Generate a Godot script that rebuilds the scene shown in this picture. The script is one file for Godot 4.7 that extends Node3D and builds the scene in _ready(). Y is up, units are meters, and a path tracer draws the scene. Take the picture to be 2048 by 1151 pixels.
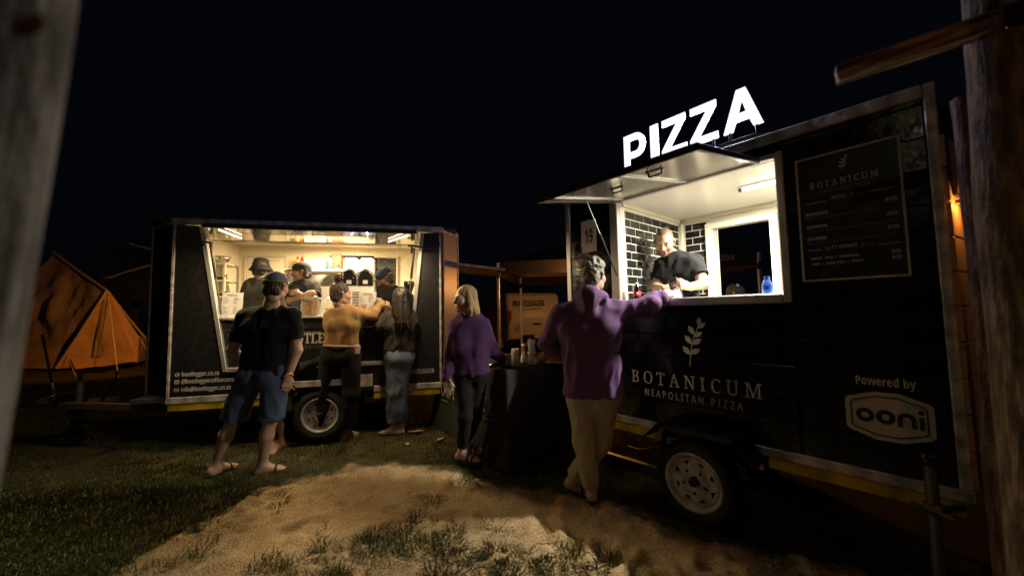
extends Node3D
# A night scene: two food trailers on a sandy lawn. One unit is one metre; the ground rises gently away from the camera.

var M := {}
var boxes := {}
var hands := {}
var rng := RandomNumberGenerator.new()
var noise := FastNoiseLite.new()
var fine := FastNoiseLite.new()
var soft := FastNoiseLite.new()

const WEAVE := 90.0

# ---------------------------------------------------------------- materials
func lin(r: float, g: float, b: float) -> Color:
	return Color(r, g, b).linear_to_srgb()

func mat(called: String, c: Color, rough := 0.8, metal := 0.0) -> StandardMaterial3D:
	var m := StandardMaterial3D.new()
	m.resource_name = called
	m.albedo_color = c
	m.roughness = rough
	m.metallic = metal
	M[called] = m
	return m

func noise_tex(freq: float, size := 256, normal := false, strength := 4.0, ramp: Array = [], seed_ := 1, oct := 4) -> NoiseTexture2D:
	var n := FastNoiseLite.new()
	n.noise_type = FastNoiseLite.TYPE_SIMPLEX_SMOOTH
	n.frequency = freq
	n.seed = seed_
	n.fractal_octaves = oct
	var t := NoiseTexture2D.new()
	t.width = size
	t.height = size
	t.seamless = true
	t.noise = n
	t.as_normal_map = normal
	t.bump_strength = strength
	if ramp.size():
		var g := Gradient.new()
		g.offsets = PackedFloat32Array([0.25, 0.75])
		g.colors = PackedColorArray(ramp)
		t.color_ramp = g
	return t

func bumpy(m: StandardMaterial3D, t: Texture2D, scale: float, strength := 1.0, stretch := Vector3.ONE) -> void:
	m.normal_enabled = true
	m.normal_texture = t
	m.normal_scale = strength
	m.uv1_triplanar = true
	m.uv1_scale = stretch * scale

func tone(m: StandardMaterial3D, t: Texture2D) -> void:
	m.albedo_texture = t

func grey(a: float, b: float) -> Array:
	return [Color(a, a, a), Color(b, b, b)]

func materials() -> void:
	var nf := noise_tex(0.05, 256, true, 6.0, [], 3)
	var ns := noise_tex(0.02, 256, true, 5.0, [], 5)
	var blot := noise_tex(0.012, 256, false, 1.0, grey(0.72, 1.0), 7)
	var rough_map := noise_tex(0.02, 256, false, 1.0, grey(0.35, 0.8), 9, 5)
	# cloth
	for d in [["tee_black", lin(.009, .0095, .011)], ["tee_charcoal", lin(.035, .037, .03)], ["polo_black", lin(.014, .014, .015)], ["hoodie_purple", lin(.125, .066, .17)], ["sweater_purple", lin(.062, .028, .085)],
			["sweater_mustard", lin(.29, .175, .075)], ["top_grey", lin(.05, .043, .038)], ["shorts_blue", lin(.05, .075, .13)], ["trousers_black", lin(.016, .014, .013)], ["trousers_khaki", lin(.36, .30, .22)],
			["denim", lin(.12, .15, .21)], ["cap_grey", lin(.12, .12, .19)], ["cap_green", lin(.06, .22, .03)], ["hat_black", lin(.02, .02, .02)], ["cap_dark", lin(.05, .05, .048)], ["cloth_black", lin(.03, .028, .027)],
			["gazebo_fabric", lin(.022, .02, .021)], ["strap_pink", lin(.32, .22, .18)], ["red_cloth", lin(.1, .02, .018)]]:
		var m := mat(d[0], d[1], 0.92)
		bumpy(m, nf, 16.0, 0.35)
		m.rim_enabled = true
		m.rim = 0.1
		m.metallic_specular = 0.25
	bumpy(M.denim, nf, 14.0, 0.35)
	var tent := mat("canvas_orange", lin(.48, .27, .095), 0.9)
	bumpy(tent, ns, 1.2, 0.7)
	tent.backlight_enabled = true
	tent.backlight = Color(.25, .12, .04)
	var tr := mat("canvas_roof", lin(.40, .26, .13), 0.9)
	bumpy(tr, ns, 1.2, 0.7)
	var cn := mat("canopy_under", lin(.38, .2, .08), 0.9)  # underside of the black canopy; the orange lamplight is put into this colour
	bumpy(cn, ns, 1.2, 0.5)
	# skin and hair
	var sk := mat("skin", Color.WHITE, 0.52)
	sk.vertex_color_use_as_albedo = true
	sk.subsurf_scatter_enabled = true
	sk.subsurf_scatter_strength = 0.06
	bumpy(sk, nf, 14.0, 0.25)
	for d in [["hair_brown", lin(.035, .02, .012)], ["hair_dark", lin(.014, .009, .007)], ["hair_blond", lin(.36, .24, .12)], ["hair_grey", lin(.2, .19, .17)]]:
		var m := mat(d[0], d[1], 0.5)
		bumpy(m, nf, 10.0, 1.0, Vector3(3, .35, 3))
	# metal, paint, plastic
	var al := mat("aluminium", lin(.55, .54, .52), 0.42, 0.75)
	bumpy(al, ns, 2.5, 0.05, Vector3(1, 1, 1))
	var pm := mat("pale_rail", lin(.5, .46, .42), 0.6, 0.15)
	bumpy(pm, ns, 2.0, 0.2)
	tone(pm, blot)
	var vb := mat("vinyl_black", lin(.0062, .0068, .0085), 0.16)
	vb.roughness_texture = rough_map
	vb.roughness = 0.34
	bumpy(vb, ns, 1.1, 0.10)
	var dust := noise_tex(0.018, 512, false, 1.0, [Color(.74, .74, .75), Color(1, .99, .97)], 23, 6)
	mat("panel_black", lin(.012, .012, .013), 0.42)
	tone(M.panel_black, dust)
	vb.albedo_color = lin(.009, .0095, .011)
	tone(vb, dust)
	bumpy(M.panel_black, ns, 1.4, 0.06)
	mat("panel_tan", lin(.36, .30, .23), 0.38)
	mat("drawbar", lin(.16, .10, .05), 0.6)
	mat("frame_dark", lin(.02, .02, .022), 0.5, 0.3)
	mat("steel_black", lin(.018, .018, .018), 0.45, 0.4)
	mat("steel_grey", lin(.12, .13, .125), 0.45, 0.6)
	mat("plastic_black", lin(.01, .01, .011), 0.3)
	mat("rubber", lin(.014, .014, .014), 0.85)
	bumpy(M.rubber, nf, 9.0, 0.6)
	var wr := mat("wheel_white", lin(.52, .5, .49), 0.5)
	tone(wr, blot)
	wr.uv1_triplanar = true
	wr.uv1_scale = Vector3.ONE * 2.0
	mat("yellow_tape", lin(.5, .33, .01), 0.45)
	tone(M.yellow_tape, blot)
	M.yellow_tape.uv1_triplanar = true
	mat("white_gloss", lin(.70, .685, .62), 0.3)
	mat("cream_panel", lin(.78, .71, .55), 0.5)
	bumpy(M.cream_panel, ns, 1.0, 0.05)
	mat("cream_trim", lin(.62, .57, .46), 0.45)
	mat("white_paint", lin(.7, .68, .62), 0.5)
	mat("grout", lin(.66, .62, .54), 0.8)
	for i in 3:
		var t := mat("tile_%d" % i, lin(.009 + .003 * i, .009 + .003 * i, .0095 + .003 * i), 0.16 + .05 * i)
		bumpy(t, ns, 1.6, 0.16)
	mat("under_flap", lin(.42, .40, .36), 0.2, 0.6)
	mat("mirror_flap", lin(.62, .58, .50), 0.1, 0.85)
	var le := mat("lettering_white", lin(.55, .53, .5), 0.6)
	le.cull_mode = BaseMaterial3D.CULL_DISABLED
	mat("lettering_gold", lin(.13, .1, .055), 0.6)
	mat("lettering_dim", lin(.2, .18, .16), 0.6)
	mat("lettering_grey", lin(.5, .46, .42), 0.6)
	mat("lettering_dark", lin(.02, .02, .022), 0.6)
	mat("badge_grey", lin(.42, .39, .33), 0.6)
	mat("paper", lin(.55, .53, .51), 0.85)
	mat("paper_pink", lin(.74, .64, .57), 0.85)
	mat("card_brown", lin(.36, .25, .15), 0.9)
	mat("red_label", lin(.5, .012, .02), 0.4)
	mat("red_box", lin(.45, .045, .02), 0.5)
	mat("gold_print", lin(.6, .4, .06), 0.5)
	mat("biscuit", lin(.36, .2, .07), 0.9)
	bumpy(M.biscuit, nf, 12.0, 1.0)
	mat("cola", lin(.008, .003, .002), 0.1)
	mat("blue_plastic", lin(.01, .07, .62), 0.3)
	mat("teal_label", lin(.05, .3, .3), 0.4)
	mat("red_plastic", lin(.5, .02, .01), 0.4)
	mat("yellow_plastic", lin(.6, .33, .02), 0.4)
	mat("white_plastic", lin(.7, .7, .68), 0.35)
	mat("silver", lin(.6, .56, .46), 0.25, 0.9)
	mat("gold_tin", lin(.5, .34, .1), 0.3, 0.8)
	mat("van_white", lin(.5, .46, .4), 0.35)
	mat("van_glass", lin(.01, .01, .012), 0.08)
	mat("tail_light", lin(.3, .02, .015), 0.2)
	var gl := mat("glass", Color(1, 1, 1, 0.03), 0.04)
	gl.transparency = BaseMaterial3D.TRANSPARENCY_ALPHA
	var cl := mat("clear_plastic", Color(.92, .95, 1.0, 0.05), 0.08)
	cl.transparency = BaseMaterial3D.TRANSPARENCY_ALPHA
	var bw := mat("blue_water", Color(.35, .6, .95, 0.35), 0.06)
	bw.transparency = BaseMaterial3D.TRANSPARENCY_ALPHA
	# wood, ground, leaves
	var gr := noise_tex(0.03, 512, true, 9.0, [], 11, 5)
	var wood_tone := noise_tex(0.02, 256, false, 1.0, [Color(.45, .42, .4), Color(1, 1, 1)], 13, 5)
	for d in [["bark", lin(.19, .115, .08)], ["log_wood", lin(.27, .19, .12)], ["log_grey", lin(.22, .23, .21)], ["beam_wood", lin(.50, .30, .18)], ["sawn", lin(.45, .3, .17)]]:
		var m := mat(d[0], d[1], 0.88)
		bumpy(m, gr, 2.2, 1.3, Vector3(2.6, .35, 2.6))
		tone(m, wood_tone)
	bumpy(M.beam_wood, gr, 2.0, 0.35, Vector3(3, .3, 3))
	var gm := mat("ground", Color.WHITE, 0.95)
	gm.vertex_color_use_as_albedo = true
	gm.metallic_specular = 0.2
	gm.normal_enabled = true
	gm.normal_texture = noise_tex(0.06, 512, true, 8.0, [], 17, 5)
	gm.normal_scale = 0.9
	gm.uv1_triplanar = true
	gm.uv1_world_triplanar = true
	gm.uv1_scale = Vector3.ONE * 2.3
	gm.albedo_texture = noise_tex(0.05, 512, false, 1.0, grey(0.72, 1.0), 19, 5)
	var gb := mat("grass_blade", Color.WHITE, 0.7)
	gb.vertex_color_use_as_albedo = true
	gb.cull_mode = BaseMaterial3D.CULL_DISABLED
	gb.backlight_enabled = true
	gb.backlight = Color(.25, .25, .25)
	var lf := mat("foliage", lin(.05, .075, .025), 0.7)
	lf.cull_mode = BaseMaterial3D.CULL_DISABLED
	mat("thatch", lin(.05, .045, .035), 0.95)
	bumpy(M.thatch, gr, 1.5, 1.5)

func glow(called: String, c: Color, e: float) -> StandardMaterial3D:
	var m := mat(called, Color(.8, .8, .8), 0.5)
	m.emission_enabled = true
	m.emission = c
	m.emission_energy_multiplier = e
	return m

# ---------------------------------------------------------------- nodes
func thing(called: String, label: String, category: String, at := Vector3.ZERO, yaw := 0.0, group := "") -> Node3D:
	var o := Node3D.new()
	o.name = called
	add_child(o, true)
	o.position = at
	o.rotation.y = yaw
	tag(o, label, category, group)
	return o

func tag(o: Node3D, label: String, category: String, group := "") -> void:
	o.set_meta("label", label)
	o.set_meta("category", category)
	if group:
		o.set_meta("group", group)

func part(parent: Node3D, called: String, mesh: Mesh, m: Material, at := Vector3.ZERO, turn := Basis.IDENTITY) -> MeshInstance3D:
	var o := MeshInstance3D.new()
	o.name = called
	o.mesh = mesh
	o.material_override = m
	parent.add_child(o, true)
	o.transform = Transform3D(turn, at)
	return o

func struct(called: String, mesh: Mesh, m: Material, at := Vector3.ZERO) -> MeshInstance3D:
	var o := part(self, called, mesh, m, at)
	o.set_meta("kind", "structure")
	return o

func single(called: String, label: String, category: String, mesh: Mesh, m: Material, at := Vector3.ZERO, turn := Basis.IDENTITY, group := "") -> MeshInstance3D:
	var o := part(self, called, mesh, m, at, turn)
	tag(o, label, category, group)
	return o

func lamp(parent: Node3D, at: Vector3, c: Color, e: float, size := 0.02) -> void:
	var l := OmniLight3D.new()
	l.name = "light"
	l.light_color = c
	l.light_energy = e
	l.light_size = size
	l.omni_range = 40.0
	l.omni_attenuation = 2.0
	l.shadow_enabled = true
	parent.add_child(l, true)
	l.position = at

func strip_light(parent: Node3D, a: Vector3, b: Vector3, drop: Vector3, w: float, c: Color, e: float) -> void:   # the light of a tube, from a to b, shining along drop
	var l := AreaLight3D.new()
	l.name = "light"
	l.light_color = c
	l.light_energy = e
	l.area_size = Vector2(a.distance_to(b), w)
	l.shadow_enabled = true
	parent.add_child(l, true)
	var x := (b - a).normalized()
	var z := -drop.normalized()
	l.transform = Transform3D(Basis(x, z.cross(x), z), (a + b) / 2.0 + drop)

# ---------------------------------------------------------------- meshes
func tri(st: SurfaceTool, a: Vector3, b: Vector3, c: Vector3, out: Vector3) -> void:
	if (b - a).cross(c - a).dot(out) > 0.0:
		var s := b
		b = c
		c = s
	st.add_vertex(a)
	st.add_vertex(b)
	st.add_vertex(c)

func quad(st: SurfaceTool, a: Vector3, b: Vector3, c: Vector3, d: Vector3, out: Vector3) -> void:
	tri(st, a, b, c, out)
	tri(st, a, c, d, out)

func begin(smooth := false) -> SurfaceTool:
	var st := SurfaceTool.new()
	st.begin(Mesh.PRIMITIVE_TRIANGLES)
	st.set_smooth_group(0 if smooth else -1)
	return st

func done(st: SurfaceTool) -> ArrayMesh:
	st.generate_normals()
	return st.commit()

func box(size: Vector3, bevel := 0.004) -> ArrayMesh:
	var key := [size, bevel]
	if boxes.has(key):
		return boxes[key]
	var h := size / 2.0
	var b := minf(bevel, minf(h.x, minf(h.y, h.z)) * 0.6)
	var st := begin()
	var v := func(s: Vector3, axis: int) -> Vector3:
		var p := s * (h - Vector3.ONE * b)
		p[axis] = s[axis] * h[axis]
		return p
	for axis in 3:
		var u := (axis + 1) % 3
		var w := (axis + 2) % 3
		for s in [-1.0, 1.0]:
			var q := []
			for k in [[-1.0, -1.0], [1.0, -1.0], [1.0, 1.0], [-1.0, 1.0]]:
				var c := Vector3.ZERO
				c[axis] = s
				c[u] = k[0]
				c[w] = k[1]
				q.append(v.call(c, axis))
			var n := Vector3.ZERO
			n[axis] = s
			quad(st, q[0], q[1], q[2], q[3], n)
		for s in [-1.0, 1.0]:
			for t in [-1.0, 1.0]:
				var c0 := Vector3.ZERO
				c0[axis] = -1.0
				c0[u] = s
				c0[w] = t
				var c1 := c0
				c1[axis] = 1.0
				var n2 := Vector3.ZERO
				n2[u] = s
				n2[w] = t
				quad(st, v.call(c0, u), v.call(c1, u), v.call(c1, w), v.call(c0, w), n2)
	for x in [-1.0, 1.0]:
		for y in [-1.0, 1.0]:
			for z in [-1.0, 1.0]:
				var c := Vector3(x, y, z)
				tri(st, v.call(c, 0), v.call(c, 1), v.call(c, 2), c)
	boxes[key] = done(st)
	return boxes[key]

func span(parent: Node3D, called: String, lo: Vector3, hi: Vector3, m: Material, bevel := 0.004) -> MeshInstance3D:
	return part(parent, called, box((hi - lo).abs(), bevel), m, (lo + hi) / 2.0)

func along(d: Vector3, hint := Vector3.BACK) -> Basis:
	var y := d.normalized()
	if absf(y.dot(hint)) > 0.95:
		hint = Vector3.RIGHT
	var x := y.cross(hint).normalized()
	return Basis(x, y, x.cross(y))

func bar(parent: Node3D, called: String, a: Vector3, b: Vector3, r: float, m: Material, r2 := -1.0) -> MeshInstance3D:
	var c := CylinderMesh.new()
	c.bottom_radius = r
	c.top_radius = r if r2 < 0.0 else r2
	c.height = a.distance_to(b)
	c.radial_segments = 14
	c.rings = 1
	return part(parent, called, c, m, (a + b) / 2.0, along(b - a))

func beam(parent: Node3D, called: String, a: Vector3, b: Vector3, w: float, d: float, m: Material, hint := Vector3.BACK, bevel := 0.004) -> MeshInstance3D:
	return part(parent, called, box(Vector3(w, a.distance_to(b), d), bevel), m, (a + b) / 2.0, along(b - a, hint))

func lathe(profile: Array, seg := 24, st: SurfaceTool = null, xf := Transform3D.IDENTITY) -> ArrayMesh:
	var own := st == null
	if own:
		st = begin(true)
	for i in profile.size() - 1:
		var p: Vector2 = profile[i]
		var q: Vector2 = profile[i + 1]
		var nrm := Vector2(q.y - p.y, p.x - q.x)
		for k in seg:
			var a0 := TAU * k / seg
			var a1 := TAU * (k + 1) / seg
			var d0 := Vector3(cos(a0), 0, sin(a0))
			var d1 := Vector3(cos(a1), 0, sin(a1))
			var out := (d0 + d1).normalized() * nrm.x + Vector3.UP * nrm.y
			var pts := [d0 * p.x + Vector3.UP * p.y, d1 * p.x + Vector3.UP * p.y, d1 * q.x + Vector3.UP * q.y, d0 * q.x + Vector3.UP * q.y]
			quad(st, xf * pts[0], xf * pts[1], xf * pts[2], xf * pts[3], xf.basis * out)
	return done(st) if own else null

func sphere(r: float, seg := 16) -> SphereMesh:
	var s := SphereMesh.new()
	s.radius = r
	s.height = 2.0 * r
	s.radial_segments = seg
	s.rings = seg / 2
	return s

func extrude(poly: PackedVector2Array, depth: float, st: SurfaceTool = null, xf := Transform3D.IDENTITY) -> ArrayMesh:
	var own := st == null
	if own:
		st = begin()
	var idx := Geometry2D.triangulate_polygon(poly)
	for i in range(0, idx.size(), 3):
		for s in [-0.5, 0.5]:
			var z: float = depth * s
			var p := []
			for k in 3:
				p.append(xf * Vector3(poly[idx[i + k]].x, poly[idx[i + k]].y, z))
			tri(st, p[0], p[1], p[2], xf.basis * Vector3(0, 0, s))
	var ccw := not Geometry2D.is_polygon_clockwise(poly)
	for i in poly.size():
		var a := poly[i]
		var b := poly[(i + 1) % poly.size()]
		if a.distance_to(b) < 1e-5:
			continue
		var n := Vector2(b.y - a.y, a.x - b.x) * (1.0 if ccw else -1.0)
		quad(st, xf * Vector3(a.x, a.y, -depth / 2), xf * Vector3(b.x, b.y, -depth / 2), xf * Vector3(b.x, b.y, depth / 2), xf * Vector3(a.x, a.y, depth / 2), xf.basis * Vector3(n.x, n.y, 0))
	return done(st) if own else null

func stroke(pts: Array, w: float, closed := false) -> Array:   # a polyline of some width, as convex quads
	var out := []
	var n := pts.size()
	for i in (n if closed else n - 1):
		var a: Vector2 = pts[i]
		var b: Vector2 = pts[(i + 1) % n]
		var d := (b - a).normalized()
		var s := d.orthogonal() * w / 2
		var e := d * w * 0.2
		out.append(PackedVector2Array([a - s - e, b - s + e, b + s + e, a + s - e]))
	return out

func flat(polys: Array, depth := 0.002) -> ArrayMesh:
	var st := begin()
	for p in polys:
		extrude(p, depth, st)
	return done(st)

func arc(c: Vector2, r: float, a0: float, a1: float, n := 12, squash := 1.0) -> Array:
	var out := []
	for i in n + 1:
		var a := lerpf(a0, a1, float(i) / n)
		out.append(c + Vector2(cos(a), sin(a) * squash) * r)
	return out

func words(parent: Node3D, called: String, s: String, lo: Vector2, width: float, height: float, z: float, m: Material, font := "Droid Sans", bold := false, depth := 0.003, turn := Basis.IDENTITY) -> MeshInstance3D:
	var f := SystemFont.new()
	f.font_names = PackedStringArray([font])
	f.font_weight = 700 if bold else 400
	var t := TextMesh.new()
	t.text = s
	t.font = f
	t.font_size = 64
	t.pixel_size = 0.01
	t.depth = 0.02
	t.curve_step = 2.0
	t.horizontal_alignment = HORIZONTAL_ALIGNMENT_LEFT
	var a := t.get_aabb()
	var sx := width / a.size.x
	var sy := height / a.size.y if height > 0 else sx
	var b := Basis.from_scale(Vector3(sx, sy, depth / 0.02))
	return part(parent, called, t, m, Vector3(lo.x, lo.y, z) - turn * (b * a.position), turn * b)

func tube(path: Array, r: float, st: SurfaceTool, seg := 8, r_end := -1.0) -> void:
	var rings := []
	var hint := Vector3(0.3, 0.1, 1).normalized()
	for i in path.size():
		var d: Vector3 = (path[mini(i + 1, path.size() - 1)] - path[maxi(i - 1, 0)]).normalized()
		var x := d.cross(hint).normalized()
		var y := x.cross(d)
		var rr := r if r_end < 0 else lerpf(r, r_end, float(i) / (path.size() - 1))
		var ring := []
		for k in seg:
			ring.append(path[i] + (x * cos(TAU * k / seg) + y * sin(TAU * k / seg)) * rr)
		rings.append(ring)
	for i in path.size() - 1:
		var c: Vector3 = (path[i] + path[i + 1]) / 2
		for k in seg:
			var k2 := (k + 1) % seg
			quad(st, rings[i][k], rings[i][k2], rings[i + 1][k2], rings[i + 1][k], (rings[i][k] + rings[i + 1][k2]) / 2 - c)

func pipe(path: Array, r: float, seg := 8, r_end := -1.0) -> ArrayMesh:
	var st := begin(true)
	tube(path, r, st, seg, r_end)
	return done(st)

# ---------------------------------------------------------------- smooth bodies: a field of tapered capsules and ellipsoids, meshed by surface nets
class Field:
	var pa := PackedVector3Array()
	var pb := PackedVector3Array()
	var il := PackedFloat32Array()
	var ra := PackedFloat32Array()
	var dr := PackedFloat32Array()
	var ty := PackedInt32Array()
	var kk := PackedFloat32Array()
	var lo := Vector3.ONE * 1e6
	var hi := Vector3.ONE * -1e6

	func cap(a: Vector3, b: Vector3, r0: float, r1: float, k := 0.03, type := 0) -> void:   # type 1: cut flat at b; type 3: taken away
		pa.append(a)
		pb.append(b - a)
		il.append(1.0 / maxf((b - a).length_squared(), 1e-9))
		ra.append(r0)
		dr.append(r1 - r0)
		ty.append(type)
		kk.append(k)
		if type != 3:
			lo = lo.min(a - Vector3.ONE * r0).min(b - Vector3.ONE * r1)
			hi = hi.max(a + Vector3.ONE * r0).max(b + Vector3.ONE * r1)

	func ell(c: Vector3, r: Vector3, k := 0.02, less := false) -> void:
		pa.append(c)
		pb.append(r)
		il.append(0)
		ra.append(0)
		dr.append(0)
		ty.append(4 if less else 2)
		kk.append(k)
		if not less:
			lo = lo.min(c - r)
			hi = hi.max(c + r)

	func one(i: int, p: Vector3) -> float:
		var q := p - pa[i]
		var t := ty[i]
		if t == 2 or t == 4:
			var s := q / pb[i]
			var k0 := s.length()
			return k0 * (k0 - 1.0) / maxf((s / pb[i]).length(), 1e-5)
		var h := maxf(q.dot(pb[i]) * il[i], 0.0)
		if h > 1.0:
			if t == 1:
				return maxf((q - pb[i] * h).length() - ra[i] - dr[i], (h - 1.0) / sqrt(il[i]))
			h = 1.0
		return (q - pb[i] * h).length() - ra[i] - dr[i] * h

	func ev(p: Vector3, ids: PackedInt32Array) -> float:
		var d := 1.0
		for i in ids:
			var q := p - pa[i]
			var t := ty[i]
			var e: float
			if t == 2 or t == 4:
				var s := q / pb[i]
				var k0 := s.length()
				e = k0 * (k0 - 1.0) / maxf((s / pb[i]).length(), 1e-5)
			else:
				var h := q.dot(pb[i]) * il[i]
				if h <= 0.0:
					e = q.length() - ra[i]
				elif h < 1.0:
					e = (q - pb[i] * h).length() - ra[i] - dr[i] * h
				elif t == 1:
					e = maxf((q - pb[i] * h).length() - ra[i] - dr[i], (h - 1.0) / sqrt(il[i]))
				else:
					e = (q - pb[i]).length() - ra[i] - dr[i]
			var k := kk[i]
			if t >= 3:
				var g := k - absf(d + e)
				d = maxf(d, -e) + (g * g * 0.25 / k if g > 0.0 else 0.0)
			else:
				var g := k - absf(d - e)
				d = minf(d, e) - (g * g * 0.25 / k if g > 0.0 else 0.0)
		return d

func nets(f: Field, cell: float, amp := 0.0, freq := 1.0, stretch := Vector3.ONE, tint = null) -> ArrayMesh:
	var pad := cell * 2.0 + amp + 0.012
	var o := f.lo - Vector3.ONE * pad
	var dim := ((f.hi - f.lo + Vector3.ONE * pad * 2.0) / cell).ceil()
	const B := 5
	var nb := Vector3i((dim / B).ceil())
	var nx := nb.x * B + 1
	var ny := nb.y * B + 1
	var nz := nb.z * B + 1
	var g := PackedFloat32Array()
	g.resize(nx * ny * nz)
	g.fill(1.0)
	var all := PackedInt32Array(range(f.pa.size()))
	var diag := B * cell * 0.87
	var slack := amp
	for k in f.kk:
		slack = maxf(slack, k * 0.3 + amp)
	var active: Array[Vector3i] = []
	for bz in nb.z:
		for by in nb.y:
			for bx in nb.x:
				var c := o + (Vector3(bx, by, bz) + Vector3.ONE * 0.5) * B * cell
				var ids := PackedInt32Array()
				var d := 1.0
				var es := PackedFloat32Array()
				for i in all:
					var e := f.one(i, c)
					es.append(e)
					if f.ty[i] < 3:
						d = minf(d, e)
				if d > diag + slack:
					continue
				for i in all:
					if es[i] < maxf(d, -diag) + 2.0 * diag + f.kk[i]:
						ids.append(i)
				var whole := f.ev(c, ids)
				if whole > diag + amp + cell * .5:
					continue
				var base := (bz * B * ny + by * B) * nx + bx * B
				if whole < -diag - slack:
					for k in B:
						for j in B:
							for i in B:
								g[base + (k * ny + j) * nx + i] = -1.0
					continue
				active.append(Vector3i(bx, by, bz))
				for k in B:
					for j in B:
						var row := base + (k * ny + j) * nx
						var i := 0
						var p := o + Vector3(bx * B, by * B + j, bz * B + k) * cell
						while i < B:
							var q := p
							q.x += i * cell
							var v := f.ev(q, ids)
							if amp > 0.0 and absf(v) < amp * 2.0:
								v += (absf(soft.get_noise_3dv(q * freq * stretch)) * 2.0 - 0.5) * amp
							g[row + i] = v
							i += 1
							var free := int((absf(v) - amp) / cell * .8) - 1
							while free > 0 and i < B:
								g[row + i] = v
								i += 1
								free -= 1
	var vi := PackedInt32Array()
	vi.resize(g.size())
	vi.fill(-1)
	var verts := PackedVector3Array()
	var sy := nx
	var sz := nx * ny
	var off := PackedInt32Array([0, 1, sy, sy + 1, sz, sz + 1, sz + sy, sz + sy + 1])
	var ea := PackedInt32Array([0, 2, 4, 6, 0, 1, 4, 5, 0, 1, 2, 3])
	var eb := PackedInt32Array([1, 3, 5, 7, 2, 3, 6, 7, 4, 5, 6, 7])
	for b in active:
		for k in B:
			for j in B:
				var n0 := ((b.z * B + k) * ny + b.y * B + j) * nx + b.x * B
				if b.y * B + j >= ny - 1 or b.z * B + k >= nz - 1:
					continue
				for i in B:
					var n := n0 + i
					var s := 0
					for q in 8:
						if g[n + off[q]] < 0.0:
							s += 1
					if s == 0 or s == 8:
						continue
					var sum := Vector3.ZERO
					var cnt := 0
					for e in 12:
						var ga := g[n + off[ea[e]]]
						var gb := g[n + off[eb[e]]]
						if (ga < 0.0) != (gb < 0.0):
							var t := ga / (ga - gb)
							var qa := ea[e]
							var pt := Vector3(qa & 1, (qa >> 1) & 1, qa >> 2)
							pt[e >> 2] += t
							sum += pt
							cnt += 1
					vi[n] = verts.size()
					verts.append(o + (Vector3(b.x * B + i, b.y * B + j, b.z * B + k) + sum / cnt) * cell)
	var index := PackedInt32Array()
	for b in active:
		for k in B:
			for j in B:
				var n0 := ((b.z * B + k) * ny + b.y * B + j) * nx + b.x * B
				for i in B:
					var n := n0 + i
					if vi[n] < 0:
						continue
					var inside := g[n] < 0.0
					for axis in 3:
						var st1: int = [sy, sz, 1][axis]
						var st2: int = [sz, 1, sy][axis]
						if inside == (g[n + [1, sy, sz][axis]] < 0.0) or n - st1 - st2 < 0:
							continue
						var a := vi[n]
						var b1 := vi[n - st1]
						var c := vi[n - st1 - st2]
						var d := vi[n - st2]
						if b1 < 0 or c < 0 or d < 0:
							continue
						if inside:
							index.append_array(PackedInt32Array([a, c, b1, a, d, c]))
						else:
							index.append_array(PackedInt32Array([a, b1, c, a, c, d]))
	var arrays := []
	arrays.resize(Mesh.ARRAY_MAX)
	arrays[Mesh.ARRAY_VERTEX] = verts
	arrays[Mesh.ARRAY_INDEX] = index
	if tint != null:
		var colors := PackedColorArray()
		for p in verts:
			colors.append(tint.call(p))
		arrays[Mesh.ARRAY_COLOR] = colors
	var st := SurfaceTool.new()
	st.create_from_arrays(arrays)
	st.generate_normals()
	return st.commit()

# ---------------------------------------------------------------- people
func frame(fwd: Vector3, up := Vector3.UP) -> Basis:
	var z := fwd.normalized()
	var x := up.cross(z).normalized()
	return Basis(x, z.cross(x), z)

func hand_mesh(side: float, curl: float, spread: float, skin: Color) -> ArrayMesh:   # wrist at the origin, fingers along +y, back of the hand +z, thumb towards +x * side
	var f := Field.new()
	f.cap(Vector3(0, -.015, 0), Vector3(0, .02, 0), .026, .026, .01)
	for k in 4:
		var x := (.030 - .020 * k)
		f.cap(Vector3(x * .55 * side, .012, 0), Vector3(x * side, .088 - .004 * absf(k - 1.2), 0), .0145, .0115, .014)
	var lens := [.074, .084, .078, .060]
	for k in 4:
		var x := (.030 - .020 * k)
		var p := Vector3(x * side, .088 - .004 * absf(k - 1.2), 0)
		var dir := Vector3((.030 - .020 * k) * 6.0 * spread * side, 1, 0).normalized()
		var ang := 0.0
		for s in 3:
			ang += curl * [0.75, 1.05, 0.75][s] * (1.0 + .08 * k)
			var l: float = lens[k] * [.46, .31, .23][s]
			var q := p + (dir * cos(ang) + Vector3(0, 0, -1) * sin(ang)) * l
			f.cap(p, q, .0098 - .0008 * s - (.001 if k == 3 else 0.0), .0090 - .0008 * s - (.001 if k == 3 else 0.0), .004)
			p = q
	var t0 := Vector3(.022 * side, .022, -.004)
	var t1 := t0 + Vector3(.030 * side, .032, -.012 - .012 * curl)
	var t2 := t1 + Vector3((.012 - .012 * curl) * side, .032, -.010 - .014 * curl)
	var t3 := t2 + Vector3((.004 - .016 * curl) * side, .024, -.006 - .012 * curl)
	f.cap(t0, t1, .0165, .0125, .012)
	f.cap(t1, t2, .0115, .0105, .005)
	f.cap(t2, t3, .0105, .0085, .004)
	return nets(f, .0045, 0.0, 1.0, Vector3.ONE, func(_p): return skin)

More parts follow.
